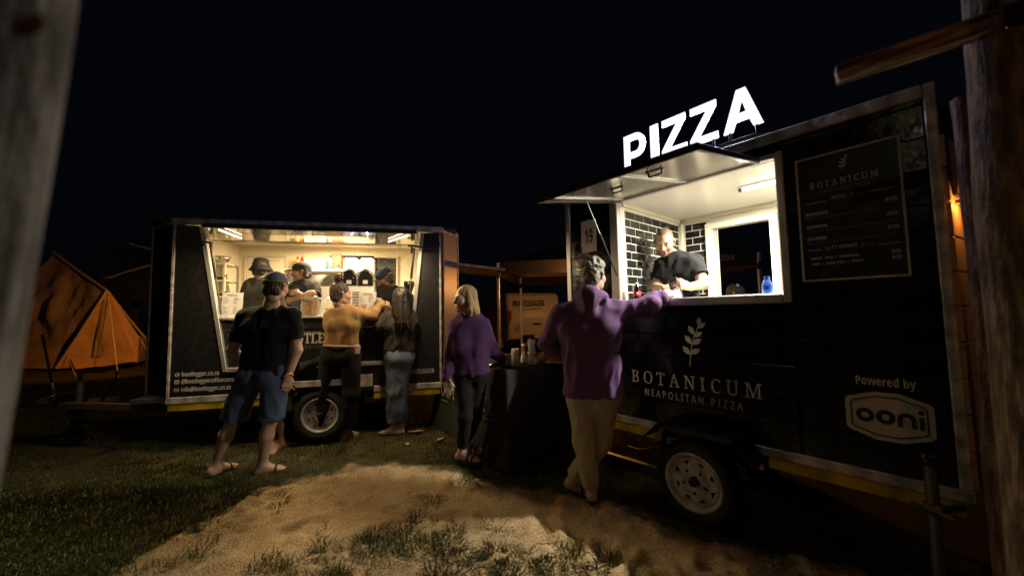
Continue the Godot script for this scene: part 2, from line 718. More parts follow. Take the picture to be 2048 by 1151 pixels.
func head_mesh(h: Dictionary) -> ArrayMesh:   # eyes at the origin's height, face towards +z
	var f := Field.new()
	var w: float = h.get("wide", 1.0)
	f.ell(Vector3(0, .034, -.014), Vector3(.074 * w, .086, .096), .02)
	f.ell(Vector3(0, -.028, .028), Vector3(.060 * w, .080, .062), .03)
	f.cap(Vector3(-.036 * w, -.080, .022), Vector3(.036 * w, -.080, .022), .026, .026, .03)
	f.ell(Vector3(0, -.098, .062), Vector3(.026, .018, .022), .025)
	f.cap(Vector3(-.034, .020, .074), Vector3(.034, .020, .074), .013, .013, .02)
	for s in [-1.0, 1.0]:
		f.ell(Vector3(.046 * s * w, -.026, .052), Vector3(.020, .022, .024), .025)
	f.cap(Vector3(0, .012, .086), Vector3(0, -.030, .105), .0075, .0125, .012)
	for s in [-1.0, 1.0]:
		f.ell(Vector3(.012 * s, -.034, .094), Vector3(.009, .008, .011), .008)
		f.ell(Vector3(.032 * s, -.001, .098), Vector3(.019, .012, .019), .014, true)
		f.ell(Vector3(.031 * s, -.002, .072), Vector3(.0145, .0125, .0135), .003)
	f.cap(Vector3(-.018, -.060, .083), Vector3(.018, -.060, .083), .0085, .0085, .008)
	f.cap(Vector3(-.016, -.072, .082), Vector3(.016, -.072, .082), .0092, .0092, .006)
	f.cap(Vector3(-.021, -.066, .096), Vector3(.021, -.066, .096), .0028, .0028, .003, 3)
	for s in [-1.0, 1.0]:
		f.cap(Vector3(.074 * s * w, .012, -.016), Vector3(.071 * s * w, -.026, -.008), .015, .009, .008)
		f.cap(Vector3(.079 * s * w, .014, -.022), Vector3(.082 * s * w, .006, -.006), .012, .010, .008)
	f.cap(Vector3(0, -.050, -.024), Vector3(0, -.100, -.030), .054 * w, .050 * w, .03)
	var skin: Color = h.skin
	var hair: Color = h.get("hair", Color(.02, .012, .008))
	var beard: float = h.get("beard", 0.0)
	var scalp: float = h.get("scalp", 0.0)
	var tint := func(p: Vector3) -> Color:
		var c := skin
		var ax := absf(p.x)
		if p.z > .06 and absf(p.y + .066) < .012 and ax < .024 - absf(p.y + .066) * .5:
			c = skin * Color(.85, .52, .5)
		elif beard > 0.0 and p.y < -.04 and p.y > -.125 and p.z > -.01 and ax < .075:
			c = skin.lerp(hair, beard * (.7 + .3 * noise.get_noise_3dv(p * 900.0)))
		if p.z > .055 and p.y > .016 and p.y < .029 and ax > .012 and ax < .050:
			c = skin.lerp(hair, .8)
		if p.z > .068 and absf(p.y + .001) < .0085 and absf(ax - .031) < .013:
			c = Color(.5, .48, .45) if absf(ax - .031) > .0055 else Color(.02, .012, .008)
			if p.y > .0045:
				c = hair
		if scalp > 0.0:
			var line := .085 - .10 * smoothstep(.035, -.02, p.z) - .02 * smoothstep(.04, .07, ax)
			if p.y > line and p.z < .075:
				c = c.lerp(hair, scalp)
		return c
	return nets(f, .0045, 0.0, 1.0, Vector3.ONE, tint)

func torso(f: Field, j: Dictionary, g: float, off: float, hem: float, bust := 0.0) -> void:
	var s: Vector3 = (j.sa + j.sb) / 2.0
	var h: Vector3 = (j.ha + j.hb) / 2.0
	var u: Vector3 = (j.sb - j.sa).normalized()
	var up := (s - h).normalized()
	var hu: Vector3 = (j.hb - j.ha).normalized()
	var mid := h.lerp(s, .36)
	var half: float = j.sa.distance_to(j.sb) / 2.0
	f.cap(s - u * (half - .035), s + u * (half - .035), .056 + off, .056 + off, .05)
	for d in [-1.0, 1.0]:
		f.cap(s + up * .050, s + u * d * half * .72 + up * .008, .052 + off * .5, .050 + off * .7, .05)
		var c: Vector3 = s - up * .10 + u * d * .078 * g
		var w: Vector3 = mid + u * d * .062 * g
		f.cap(s + u * d * .07 - up * .01, c, .07 + off * .8, .098 * g + off, .06)
		f.cap(c, w, .098 * g + off, .088 * g + off, .07)
		var e: Vector3 = h + hu * d * .072 * g
		if hem > -1.0:
			e = h + hu * d * .074 * g - up * hem
			f.cap(w, e, .088 * g + off, .102 * g + off + hem * .02, .06, 1)
		else:
			f.cap(w, e, .088 * g + off, .100 * g + off, .06)
		if bust > 0.0:
			f.ell(s - up * .20 + u * d * .068 + j.f * .062, Vector3.ONE * (.055 + bust + off * .5), .05)

func person(label: String, j: Dictionary, o: Dictionary) -> Node3D:
	var at: Vector3 = j.base
	for k in j.keys():
		if not k in ["base", "f", "hf", "hu", "fa", "fb", "da", "db", "na", "nb"]:
			j[k] -= at
	var root := thing("person", label, "person", at)
	j.f = j.f.normalized()
	if o.has("floor"):
		for q in ["a", "b"]:
			var hip: Vector3 = j["h" + q]
			var low: float = o.floor + .095 - at.y
			j["n" + q + "k"] = Vector3(hip.x, low, hip.z)
			j["k" + q] = Vector3(hip.x, (hip.y + low) * .5, hip.z) + j.f * .015
			j["f" + q] = j.f
	var g: float = o.get("girth", 1.0)
	var lg: float = o.get("limb", 1.0)
	var skin: Color = o.head.skin
	var plain := func(_p): return skin
	var hb := frame(j.get("hf", j.f), j.get("hu", Vector3.UP))
	# the body: one continuous skin
	var b := Field.new()
	torso(b, j, g * .96, -.012, -2.0)
	var s: Vector3 = (j.sa + j.sb) / 2.0
	var h: Vector3 = (j.ha + j.hb) / 2.0
	var up := (s - h).normalized()
	var nape: Vector3 = j.head - hb.y * .06 - hb.z * .028
	b.cap(s - up * .01, nape, .058 * g, .052 * g, .04)
	b.cap(s - up * .02, s.lerp(nape, .5), .058, .048, .04)
	var built := SurfaceTool.new()
	for q in ["a", "b"]:
		b.cap(j["s" + q], j["e" + q], .050 * lg, .041 * lg, .03)
		b.cap(j["e" + q], j["w" + q], .042 * lg, .027 * lg, .02)
		b.cap(j["h" + q], j["k" + q], .080 * lg, .054 * lg, .03)
		b.cap(j["k" + q], j["k" + q].lerp(j["n" + q + "k"], .35) - j.f * .012, .052 * lg, .052 * lg, .03)
		b.cap(j["k" + q].lerp(j["n" + q + "k"], .35) - j.f * .012, j["n" + q + "k"], .052 * lg, .036 * lg, .03)
		var fd: Vector3 = j["f" + q].normalized()
		var ank: Vector3 = j["n" + q + "k"]
		var heel := ank - fd * .035 - Vector3.UP * .058
		var ball := ank + fd * .12 - Vector3.UP * .066
		var side := fd.cross(Vector3.UP)
		b.cap(ank, heel, .037, .030, .03)
		for d in [-1.0, 1.0]:
			b.cap(ank - Vector3.UP * .02 + side * d * .006, ball + side * d * .020, .033, .021, .03)
			b.cap(ball + side * d * .020, ball + fd * .055 + side * d * .016 - Vector3.UP * .004, .021, .014, .02)
			b.cap(heel, ball + side * d * .018, .03, .022, .03)
	var bm := nets(b, o.get("cell", .013), 0.0, 1.0, Vector3.ONE, plain)
	built.append_from(bm, 0, Transform3D.IDENTITY)
	built.append_from(head_mesh(o.head), 0, Transform3D(hb, j.head))
	for q in ["a", "b"]:
		var pose: Array = o.get("hand_" + q, [0.5, 0.0])
		# which way the thumb lies: na / nb is the direction of the back of the hand
		var fore: Vector3 = (j["w" + q] - j["e" + q]).normalized()
		var dir: Vector3 = j.get("d" + q, fore).normalized()
		var back: Vector3 = j.get("n" + q, dir.cross(Vector3.UP))
		back = (back - dir * back.dot(dir)).normalized()
		var left: bool = (q == "a") == o.get("a_left", true)
		built.append_from(hand_mesh(1.0 if left else -1.0, pose[0], pose[1], skin), 0, Transform3D(Basis(dir.cross(back), dir, back), j["w" + q]).scaled_local(Vector3.ONE * lg))
	part(root, "body", built.commit(), M.skin)
	# clothes
	var amp: float = o.get("wrinkle", .010)
	var off: float = o.get("off", .014)
	var t := Field.new()
	torso(t, j, g, off, o.get("hem", .10), o.get("bust", 0.0))
	t.cap(s, s.lerp(nape, .42), .078 + off * .5, .060 + off * .5, .05, 1)
	var sl: float = o.get("sleeve", .5)
	var so_: float = o.get("soff", off)
	for q in ["a", "b"]:
		var e: Vector3 = j["e" + q]
		if sl <= 1.0:
			t.cap(j["s" + q], j["s" + q].lerp(e, sl), .055 * lg + off, .052 * lg + off, .035, 1)
		else:
			t.cap(j["s" + q], e, .058 * lg + so_, .047 * lg + so_, .035)
			t.cap(e, e.lerp(j["w" + q], sl - 1.0), .047 * lg + so_, .034 * lg + so_, .03, 1)
			var fr2 := RandomNumberGenerator.new()
			fr2.seed = 3 if q == "a" else 6
			for k in int(o.get("folds", 0)):
				var along_ := fr2.randf_range(.15, sl - 1.0)
				var c: Vector3 = e.lerp(j["w" + q], along_)
				var ax: Vector3 = (j["w" + q] - e).normalized()
				var tiltv := Vector3(fr2.randf_range(-1, 1), fr2.randf_range(-1, 1), fr2.randf_range(-1, 1)) * .022
				t.cap(c - ax * .004 + tiltv, c + ax * .004 + tiltv * .3, lerpf(.049, .038, along_) * lg + so_, lerpf(.048, .037, along_) * lg + so_, .008)
	for cr in o.get("creases", []):
		t.cap(cr[0] - at, cr[1] - at, cr[2], cr[3], .012)
	if o.has("hood"):
		var u: Vector3 = (j.sb - j.sa).normalized()
		var nk := s.lerp(nape, o.get("hood_at", .45))
		for d in [-1.0, 1.0]:
			t.cap(nk - j.f * .070 - up * .005, nk + u * d * .070 - j.f * .01 - up * .02, .056, .046, .05)
			t.cap(nk + u * d * .070 - j.f * .01 - up * .02, nk + u * d * .03 + j.f * .075 - up * .06, .044, .030, .04)
		t.cap(nk - j.f * .075 - up * .02, nk - j.f * .085 - up * .13, .066, .045, .06)
	if o.has("pocket"):
		t.ell(h + up * .07 + j.f * .10 * g, Vector3(.12, .075, .035), .02)
	var top := part(root, o.get("top_name", "shirt"), nets(t, o.get("cell", .013), amp, o.get("wf", 22.0), o.get("ws", Vector3(1, .55, 1))), M[o.top])
	for q in (["a", "b"] if sl > 1.5 else []):   # cuffs
		var ax: Vector3 = (j["w" + q] - j["e" + q]).normalized()
		var r0: float = .033 * lg + so_ * .75
		part(top, "cuff", lathe([Vector2(r0 * .8, .0), Vector2(r0 * 1.08, .002), Vector2(r0 * 1.12, .012), Vector2(r0 * 1.05, .045), Vector2(r0 * .98, .052), Vector2(r0 * .7, .053)], 20), M[o.top], j["e" + q].lerp(j["w" + q], minf(sl - 1.0, .95)) - ax * .006, along(ax))
	if sl <= 1.0:   # hems of short sleeves
		for q in ["a", "b"]:
			var ax: Vector3 = (j["e" + q] - j["s" + q]).normalized()
			var r0: float = .053 * lg + off
			part(top, "sleeve_hem", lathe([Vector2(r0 * .9, -.022), Vector2(r0 * 1.035, -.020), Vector2(r0 * 1.05, -.004), Vector2(r0 * 1.0, .002), Vector2(r0 * .8, .002)], 22), M[o.top], j["s" + q].lerp(j["e" + q], sl), along(ax))
	if o.has("band"):   # ribbed waistband and cuffs
		var bf := Field.new()
		var hu: Vector3 = (j.hb - j.ha).normalized()
		for d in [-1.0, 1.0]:
			var e: Vector3 = h + hu * d * .070 * g - up * (o.get("hem", .1) - .05)
			bf.cap(e, e - up * .06, .098 * g + off * .7, .094 * g + off * .7, .06, 1)
		part(top, "waistband", nets(bf, .013), M[o.top])
	if o.has("bottom"):
		var p := Field.new()
		var hu: Vector3 = (j.hb - j.ha).normalized()
		var po: float = o.get("boff", .016)
		var leg: float = o.get("leg", 1.95)
		for d in [-1.0, 1.0]:
			p.cap(h + up * .10 + hu * d * .06 * g, h + hu * d * .074 * g, .088 * g + po * .4, .096 * g + po * .6, .06)
			p.ell(h - up * .05 - j.f * .045 + hu * d * .066 * g, Vector3.ONE * (.088 * g + po * .4), .05)
		for q in ["a", "b"]:
			var kn: Vector3 = j["k" + q]
			var an: Vector3 = j["n" + q + "k"]
			var flare: float = o.get("flare", 0.0)
			if leg <= 1.0:
				p.cap(j["h" + q], j["h" + q].lerp(kn, leg), .090 * lg + po, .078 * lg + po + flare, .03, 1)
			else:
				p.cap(j["h" + q], kn, .088 * lg + po, .060 * lg + po, .03)
				p.cap(kn, kn.lerp(an, leg - 1.0), .060 * lg + po, .044 * lg + po + flare, .03, 1)
		part(root, o.get("bottom_name", "trousers"), nets(p, o.get("cell", .013), amp * .8, 20.0, Vector3(1, .5, 1)), M[o.bottom])
		for k in (2 if o.has("pockets") else 0):
			var d := -1.0 + 2.0 * k
			var pp: Vector3 = h - up * .055 + hu * d * .078 * g - j.f * (.135 * g + po * .8)
			part(root, "pocket", box(Vector3(.12, .125, .012), .005), M[o.bottom], pp, frame(-j.f + hu * d * .35) * Basis(Vector3.RIGHT, -.12))
	if o.has("shoe"):
		for q in ["a", "b"]:
			var fd: Vector3 = j["f" + q].normalized()
			var ank: Vector3 = j["n" + q + "k"]
			var bs := frame(fd)
			var sole := PackedVector2Array()
			for k in 24:
				var a := TAU * k / 24
				sole.append(Vector2(sin(a) * (.047 + .010 * cos(a)), cos(a) * .145))
			var so := part(root, "sandal", extrude(sole, .020), M[o.shoe], ank + fd * .055 - Vector3.UP * .089, bs * Basis(Vector3.RIGHT, PI / 2))
			so.rotation.x += 0.0
			var c := ank + fd * .115 - Vector3.UP * .085
			for d in ([-.012, .035] if o.get("straps", 2) == 2 else [.02]):
				var path := []
				for k in 9:
					var a := PI * k / 8
					path.append(c + fd * (d - .03) + bs.x * cos(a) * .054 + Vector3.UP * sin(a) * (.068 if d < .0 else .056))
				part(root, "strap", pipe(path, .011, 6), M[o.shoe])
	# hair and headgear, in the head's own axes
	var hx := Transform3D(hb, j.head)
	if o.has("hair"):
		var hf := Field.new()
		var style: String = o.hair
		var stretch := Vector3(3.0, .5, 3.0)
		var ha := .008
		if style in ["short", "curly", "bun", "long", "bob"]:
			hf.ell(Vector3(0, .040, -.022), Vector3(.083, .092, .100), .02)
			hf.ell(Vector3(0, -.02, -.05), Vector3(.074, .075, .062), .02)
			hf.ell(Vector3(0, -.022, .085), Vector3(.062, .078, .062), .015, true)
		if style == "short":
			hf.cap(Vector3(-.05, -.06, -.05), Vector3(.05, -.06, -.05), .03, .03, .03)
		if style == "curly":
			ha = .004
			stretch = Vector3.ONE
			var r2 := RandomNumberGenerator.new()
			r2.seed = 5
			for k in 90:
				var a := r2.randf() * TAU
				var e := r2.randf_range(.15, 1.5)
				var dd := Vector3(cos(a) * cos(e) * .082, sin(e) * .088 + .045, sin(a) * cos(e) * .098 - .015)
				if dd.z > .055 and dd.y < .085:
					continue
				hf.ell(dd, Vector3.ONE * r2.randf_range(.012, .019), .006)
		if style == "bun":
			hf.ell(Vector3(.0, .172, -.035), Vector3(.052, .048, .050), .015)
			for k in 7:
				var a := TAU * k / 7
				hf.cap(Vector3(cos(a) * .03, .172 + sin(a) * .034, -.035), Vector3(cos(a + 1.5) * .056, .172 + sin(a + 1.5) * .05, -.02), .014, .008, .006)
			hf.cap(Vector3(-.045, -.07, -.05), Vector3(.045, -.07, -.05), .02, .02, .03)
		if style in ["long", "bob"]:
			ha = .0035
			stretch = Vector3(5.0, .25, 5.0)
			var r2 := RandomNumberGenerator.new()
			r2.seed = 8
			var length := .30 if style == "long" else .125
			for k in 5:
				var x := -.056 + .028 * k
				hf.cap(Vector3(x, .02, -.055), Vector3(x * 1.25, -.03 - length * .85, -.085 - .01 * (2 - absf(k - 2.0))), .042, .022, .02)
			for k in 78:
				var open_ := .20 if style == "long" else .07
				var a := lerpf(-PI * open_, PI * (1.0 + open_), (k + .5) / 78.0)    # round the back from temple to temple
				var lay := r2.randf_range(.86, 1.08)
				var rx := cos(a) * .084 * lay
				var rz := -sin(a) * .090 * lay - .015
				var l := length * r2.randf_range(.80, 1.10)
				var sway := r2.randf_range(-.012, .012)
				var p0 := Vector3(rx * .80, .055, rz * .80)
				var p1 := Vector3(rx * 1.02, -.04, rz)
				var p2 := Vector3(rx * 1.10 + sway, -.04 - l * .55, rz * 1.10)
				var p3 := Vector3(rx * 1.04 + sway * 2.0, -.04 - l, rz * 1.16)
				hf.cap(p0, p1, .017, .013, .012)
				hf.cap(p1, p2, .013, .011, .012)
				hf.cap(p2, p3, .011, .0045, .009)
		part(root, "hair", nets(hf, .006, ha, 60.0, stretch), M[o.hair_mat], hx.origin, hx.basis)
	match o.get("hat", ""):
		"cap":
			var cf := Field.new()
			cf.ell(Vector3(0, .050, -.014), Vector3(.087, .084, .108), .01)
			cf.ell(Vector3(0, -.185, -.01), Vector3(.25, .208, .25), .006, true)
			var bl: float = o.get("brim", 1.0)
			var cp := part(root, "cap", nets(cf, .005), M[o.hat_mat], hx.origin, hx.basis)
			var bf := Field.new()
			bf.ell(Vector3(0, .036, .105 * bl), Vector3(.072, .007, .075), .01)
			bf.ell(Vector3(0, .028, .105 * bl), Vector3(.072, .010, .070), .006, true)
			if bl > 0.0 or true:
				part(cp, "brim", nets(bf, .004), M[o.get("brim_mat", o.hat_mat)])
			part(cp, "button", sphere(.008, 8), M[o.hat_mat], Vector3(0, .134, -.014))
			if o.has("strap_mat"):
				var path := []
				for k in 13:
					var a := PI * 1.08 + PI * .84 * k / 12
					path.append(Vector3(cos(a) * .086, .030, sin(a) * .106 - .014))
				part(cp, "strap", pipe(path, .011, 6), M[o.strap_mat])
		"bucket":
			var hm := lathe([Vector2(0, .135), Vector2(.05, .133), Vector2(.078, .118), Vector2(.088, .045), Vector2(.098, .028), Vector2(.126, -.020), Vector2(.128, -.027), Vector2(.094, .018)], 28)
			part(root, "hat", hm, M[o.hat_mat], hx.origin + hb.z * -.01, hb.scaled_local(Vector3(1, 1, 1.12)))
			var bp := []
			for k in 25:
				bp.append(Vector3(cos(TAU * k / 24) * .090, .046, sin(TAU * k / 24) * .1))
			part(root, "hat_band", pipe(bp, .006, 6), M.plastic_black, hx.origin + hb.z * -.01, hb)
	return root

# ---------------------------------------------------------------- the place
func rise(z: float) -> float:
	return .05 * (clampf(-z, 0.0, 5.5) - 2.6)

func _ready() -> void:
	rng.seed = 20
	noise.seed = 4
	noise.frequency = 0.35
	noise.fractal_octaves = 3
	soft.seed = 12
	soft.frequency = 0.35
	soft.noise_type = FastNoiseLite.TYPE_SIMPLEX_SMOOTH
	soft.fractal_octaves = 1
	fine.seed = 9
	fine.frequency = 1.0
	fine.noise_type = FastNoiseLite.TYPE_SIMPLEX_SMOOTH
	fine.fractal_octaves = 3
	# camera
	var cam := Camera3D.new()
	cam.name = "camera"
	cam.near = 0.05
	cam.far = 400.0
	cam.position = Vector3(0, 1.43, 0)
	cam.basis = Basis(Vector3.RIGHT, .0677) * Basis(Vector3.BACK, -.0182)
	var lens := CameraAttributesPhysical.new()
	lens.frustum_focal_length = 15.717
	lens.frustum_focus_distance = 4.0
	lens.frustum_near = 0.05
	lens.frustum_far = 400.0
	lens.exposure_aperture = 1.3
	cam.attributes = lens
	add_child(cam)
	cam.current = true
	# night sky
	var env := Environment.new()
	env.background_mode = Environment.BG_SKY
	var sky := Sky.new()
	var sm := ProceduralSkyMaterial.new()
	sm.sky_top_color = lin(.0009, .0012, .0024)
	sm.sky_horizon_color = lin(.0009, .0011, .0019)
	sm.ground_horizon_color = lin(.0008, .0009, .0014)
	sm.ground_bottom_color = lin(.0008, .0009, .0014)
	sm.sky_curve = 0.15
	sky.sky_material = sm
	env.sky = sky
	env.background_energy_multiplier = 1.0
	env.tonemap_mode = Environment.TONE_MAPPER_LINEAR
	env.tonemap_exposure = 1.15
	env.sdfgi_enabled = true
	env.ssao_enabled = true
	env.ssil_enabled = true
	var we := WorldEnvironment.new()
	we.environment = env
	add_child(we)
	var night_fill := DirectionalLight3D.new()  # faint cool fill light, added to lift the darkness
	night_fill.name = "added_fill"
	night_fill.light_color = Color(.75, .85, 1.0)
	night_fill.light_energy = 0.004
	night_fill.light_angular_distance = 0.5
	night_fill.shadow_enabled = true
	night_fill.rotation_degrees = Vector3(-48, 25, 0)
	add_child(night_fill)
	materials()
	glow("tube_glow", Color(1.0, .93, .78), 5.0)
	glow("led_glow", Color(1.0, .86, .66), 6.0)
	glow("sign_glow", Color(.93, .90, 1.0), 1.3)
	glow("sodium_glow", Color(1.0, .55, .2), 8.0)
	glow("screen_glow", Color(.55, .62, .9), 0.35)
	glow("slush_glow", Color(.8, .82, 1.0), 5.0)
	glow("flood_glow", Color(1.0, .85, .62), 4.0)
	lamps()
	ground()
	pizza_trailer()
	coffee_trailer()
	surroundings()
	people()
	grass()

func unseen_lamp_post(label: String, at: Vector3, h: float, head: Vector3, c: Color, e: float, m: String, size := .06) -> void:
	var o := thing("unseen_lamp", label, "lamp", at, 0.0)
	bar(o, "pole", Vector3.ZERO, Vector3(0, h, 0), .04, M.steel_grey, .03)
	bar(o, "arm", Vector3(0, h, 0), head - Vector3(0, -.1, 0), .02, M.steel_grey)
	var shade := lathe([Vector2(.0, .12), Vector2(.03, .11), Vector2(.11, .02), Vector2(.12, .0)], 20)
	part(o, "lamp_shade", shade, M.steel_grey, head + Vector3(0, .02, 0))
	part(o, "bulb", sphere(.05), M[m], head)
	lamp(o, head, c, e, size)

func lamps() -> void:
	var sodium := Color(1.0, .66, .32)
	unseen_lamp_post("unseen sodium lamp on a post beside the camera", Vector3(2.3, -.13, .7), 2.35, Vector3(-.3, 2.25, .0), sodium, .22, "sodium_glow")  # out of view; placed to light the log post and beam orange
	unseen_lamp_post("unseen sodium lamp on a post lighting the white van", Vector3(2.9, .145, -10.2), 2.3, Vector3(-.3, 2.2, .0), sodium, 1.1, "sodium_glow")  # out of view behind the pizza trailer; lights the van
	var tf := thing("unseen_floodlight", "small unseen sodium lamp on a stake lighting the orange tent", "lamp", Vector3(-5.6, .145, -6.6))  # out of view behind the coffee trailer; lights the tent
	bar(tf, "stake", Vector3.ZERO, Vector3(0, 2.2, 0), .025, M.steel_grey)
	var aim := (Vector3(-12.2, 1.2, -10.6) - Vector3(-5.6, 2.395, -6.6)).normalized()
	var ab := frame(aim)
	part(tf, "housing", box(Vector3(.22, .16, .08), .01), M.steel_black, Vector3(0, 2.25, 0) - aim * .03, ab)
	part(tf, "lamp_face", box(Vector3(.18, .12, .01), .002), M.sodium_glow, Vector3(0, 2.25, 0) + aim * .013, ab)
	var sp := SpotLight3D.new()
	sp.name = "light"
	sp.light_color = sodium
	sp.light_energy = 16.0
	sp.light_size = .05
	sp.spot_range = 40.0
	sp.spot_attenuation = 2.0
	sp.spot_angle = 24.0
	sp.spot_angle_attenuation = 0.6
	sp.shadow_enabled = true
	tf.add_child(sp)
	sp.transform = Transform3D(frame(-aim), Vector3(0, 2.25, 0) + aim * .03)
	unseen_lamp_post("tall unseen lamp behind the camera lighting post and lawn", Vector3(-5.0, -.13, 5.0), 5.5, Vector3(.4, 5.4, -.3), Color(1.0, .92, .74), .85, "flood_glow", .15)  # out of view behind the camera; lights the left post and the lawn
	var g := thing("unseen_bulb", "unseen orange bulb hanging under the front of the black gazebo", "lamp", Vector3(1.25, 1.98, -6.35))  # hidden from view; lights the canopy underside and the coffee trailer end
	part(g, "bulb", sphere(.035), M.sodium_glow)
	part(g, "socket", lathe([Vector2(.0, .07), Vector2(.018, .068), Vector2(.02, .03), Vector2(.012, .028)], 12), M.plastic_black)
	bar(g, "cord", Vector3(0, .07, 0), Vector3(0, .36, 0), .004, M.plastic_black)
	lamp(g, Vector3.ZERO, sodium, 2.0, .03)

func soil(x: float, z: float, edge: PackedVector2Array) -> float:   # 1 where the sand lies bare
	var sum := 0.0
	for k in 4:
		var q := Vector2(x + .16 * noise.get_noise_2d(x * 6.0 + k * 40, z * 6.0) + .10 * fine.get_noise_2d(x * 5.0 + k * 9, z * 5.0), z + .14 * noise.get_noise_2d(x * 6.0, z * 6.0 + k * 40) + .10 * fine.get_noise_2d(x * 5.0, z * 5.0 + k * 9))
		sum += 0.25 if Geometry2D.is_point_in_polygon(q, edge) else 0.0
	return sum

var sand_edge := PackedVector2Array([Vector2(-1.876, -1.548), Vector2(-2.334, -2.250), Vector2(-2.268, -2.534), Vector2(-2.169, -2.772), Vector2(-2.116, -3.104), Vector2(-1.869, -3.372), Vector2(-1.502, -3.526), Vector2(-1.072, -3.610), Vector2(-0.587, -3.490), Vector2(-0.298, -3.262), Vector2(-0.086, -3.172), Vector2(0.386, -3.054), Vector2(0.799, -2.866), Vector2(1.000, -2.558), Vector2(1.385, -2.342), Vector2(1.863, -2.152), Vector2(1.402, -1.494)])

func ground() -> void:
	var xs := PackedFloat32Array()
	var zs := PackedFloat32Array()
	var x := -60.0
	while x < 60.0:
		xs.append(x)
		x += .025 if x > -2.9 and x < 2.4 else (.08 if x > -5.0 and x < 4.0 else (.5 if absf(x) < 14.0 else 5.0))
	var z := -90.0
	while z < 12.0:
		zs.append(z)
		z += .025 if z > -4.4 and z < -1.5 else (.08 if z > -6.5 and z < 0.0 else (.4 if z > -18.0 else 5.0))
	var dents := {}
	for k in 230:
		var p := Vector2(rng.randf_range(-2.3, 2.2), rng.randf_range(-3.6, -1.5))
		var dent := [p, rng.randf() * TAU, rng.randf_range(.035, .11), rng.randf_range(.005, .016)]
		for dx in [-.2, 0.0, .2]:
			for dy in [-.2, 0.0, .2]:
				var cell := Vector2i(((p + Vector2(dx, dy)) / .2).floor())
				if not dents.has(cell):
					dents[cell] = []
				if not dents[cell].has(dent):
					dents[cell].append(dent)
	var nx := xs.size()
	var nz := zs.size()
	var verts := PackedVector3Array()
	var cols := PackedColorArray()
	for j in nz:
		for i in nx:
			var px := xs[i]
			var pz := zs[j]
			var y := rise(pz)
			var near := px > -2.9 and px < 2.4 and pz > -4.4 and pz < -1.5
			var sand := soil(px, pz, sand_edge) if px > -4 and px < 4 and pz > -5 and pz < 0 else 0.0
			y += .018 * noise.get_noise_2d(px * 2.2, pz * 2.2)
			if near:
				y += sand * (.012 * fine.get_noise_2d(px * 6.0, pz * 6.0) + .006 * fine.get_noise_2d(px * 17.0, pz * 17.0))
				for d in dents.get(Vector2i((Vector2(px, pz) / .2).floor()), []):
					var q := Vector2(px, pz) - (d[0] as Vector2)
					if absf(q.x) < .2 and absf(q.y) < .2:
						q = q.rotated(d[1])
						q.y *= .5
						var r: float = q.length() / d[2]
						if r < 1.6:
							y += sand * float(d[3]) * (-1.0 + 2.2 * smoothstep(.4, 1.0, r) - 1.2 * smoothstep(1.0, 1.6, r))
			verts.append(Vector3(px, y, pz))
			var n := .5 + .5 * noise.get_noise_2d(px * 5.0 + 50, pz * 5.0)
			var dirt := Color(.07, .06, .03).lerp(Color(.13, .11, .055), n)
			var s := Color(.40, .29, .165).lerp(Color(.54, .40, .235), clampf(.5 + .8 * fine.get_noise_2d(px * 2.0, pz * 2.0), 0, 1))
			cols.append(dirt.lerp(s, sand))
	var idx := PackedInt32Array()
	for j in nz - 1:
		for i in nx - 1:
			var a := j * nx + i
			idx.append_array(PackedInt32Array([a, a + 1, a + nx, a + 1, a + nx + 1, a + nx]))
	var arrays := []
	arrays.resize(Mesh.ARRAY_MAX)
	arrays[Mesh.ARRAY_VERTEX] = verts
	arrays[Mesh.ARRAY_COLOR] = cols
	arrays[Mesh.ARRAY_INDEX] = idx
	var st := SurfaceTool.new()
	st.create_from_arrays(arrays)
	st.generate_normals()
	struct("ground", st.commit(), M.ground)

func blades(n: int, h: float, spread: float, lean: float, w: float, seed_: int) -> ArrayMesh:
	var r := RandomNumberGenerator.new()
	r.seed = seed_
	var st := SurfaceTool.new()
	st.begin(Mesh.PRIMITIVE_TRIANGLES)
	for k in n:
		var a := r.randf() * TAU
		var p := Vector3(cos(a), 0, sin(a)) * spread * sqrt(r.randf())
		var d := Vector3(cos(a + r.randf_range(-1, 1)), 0, sin(a + r.randf_range(-1, 1))) * lean * r.randf_range(.4, 1.3)
		var hh := h * r.randf_range(.55, 1.15)
		var s := d.cross(Vector3.UP).normalized() * w
		var m := p + d * hh * .4 + Vector3.UP * hh * .62
		var t := p + d * hh * 1.1 + Vector3.UP * hh * .9
		var c := Color(1, 1, 1).lerp(Color(1.5, 1.25, .7), r.randf() * r.randf())
		st.set_color(c)
		var up_ := (Vector3.UP * .6 + d.normalized() * .9).normalized()
		st.set_normal(up_)
		for v in [p - s, p + s, m + s * .8, p - s, m + s * .8, m - s * .8, m - s * .8, m + s * .8, t]:
			st.add_vertex(v)
	return st.commit()

func scatter(called: String, mesh: Mesh, where: Array, label: String) -> void:
	var mm := MultiMesh.new()
	mm.transform_format = MultiMesh.TRANSFORM_3D
	mm.use_colors = true
	mm.mesh = mesh
	mm.instance_count = where.size()
	for i in where.size():
		mm.set_instance_transform(i, where[i][0])
		mm.set_instance_color(i, where[i][1])
	var o := MultiMeshInstance3D.new()
	o.name = called
	o.multimesh = mm
	o.material_override = M.grass_blade
	add_child(o)
	tag(o, label, "pebbles" if called == "pebbles" else "grass")
	o.set_meta("kind", "stuff")

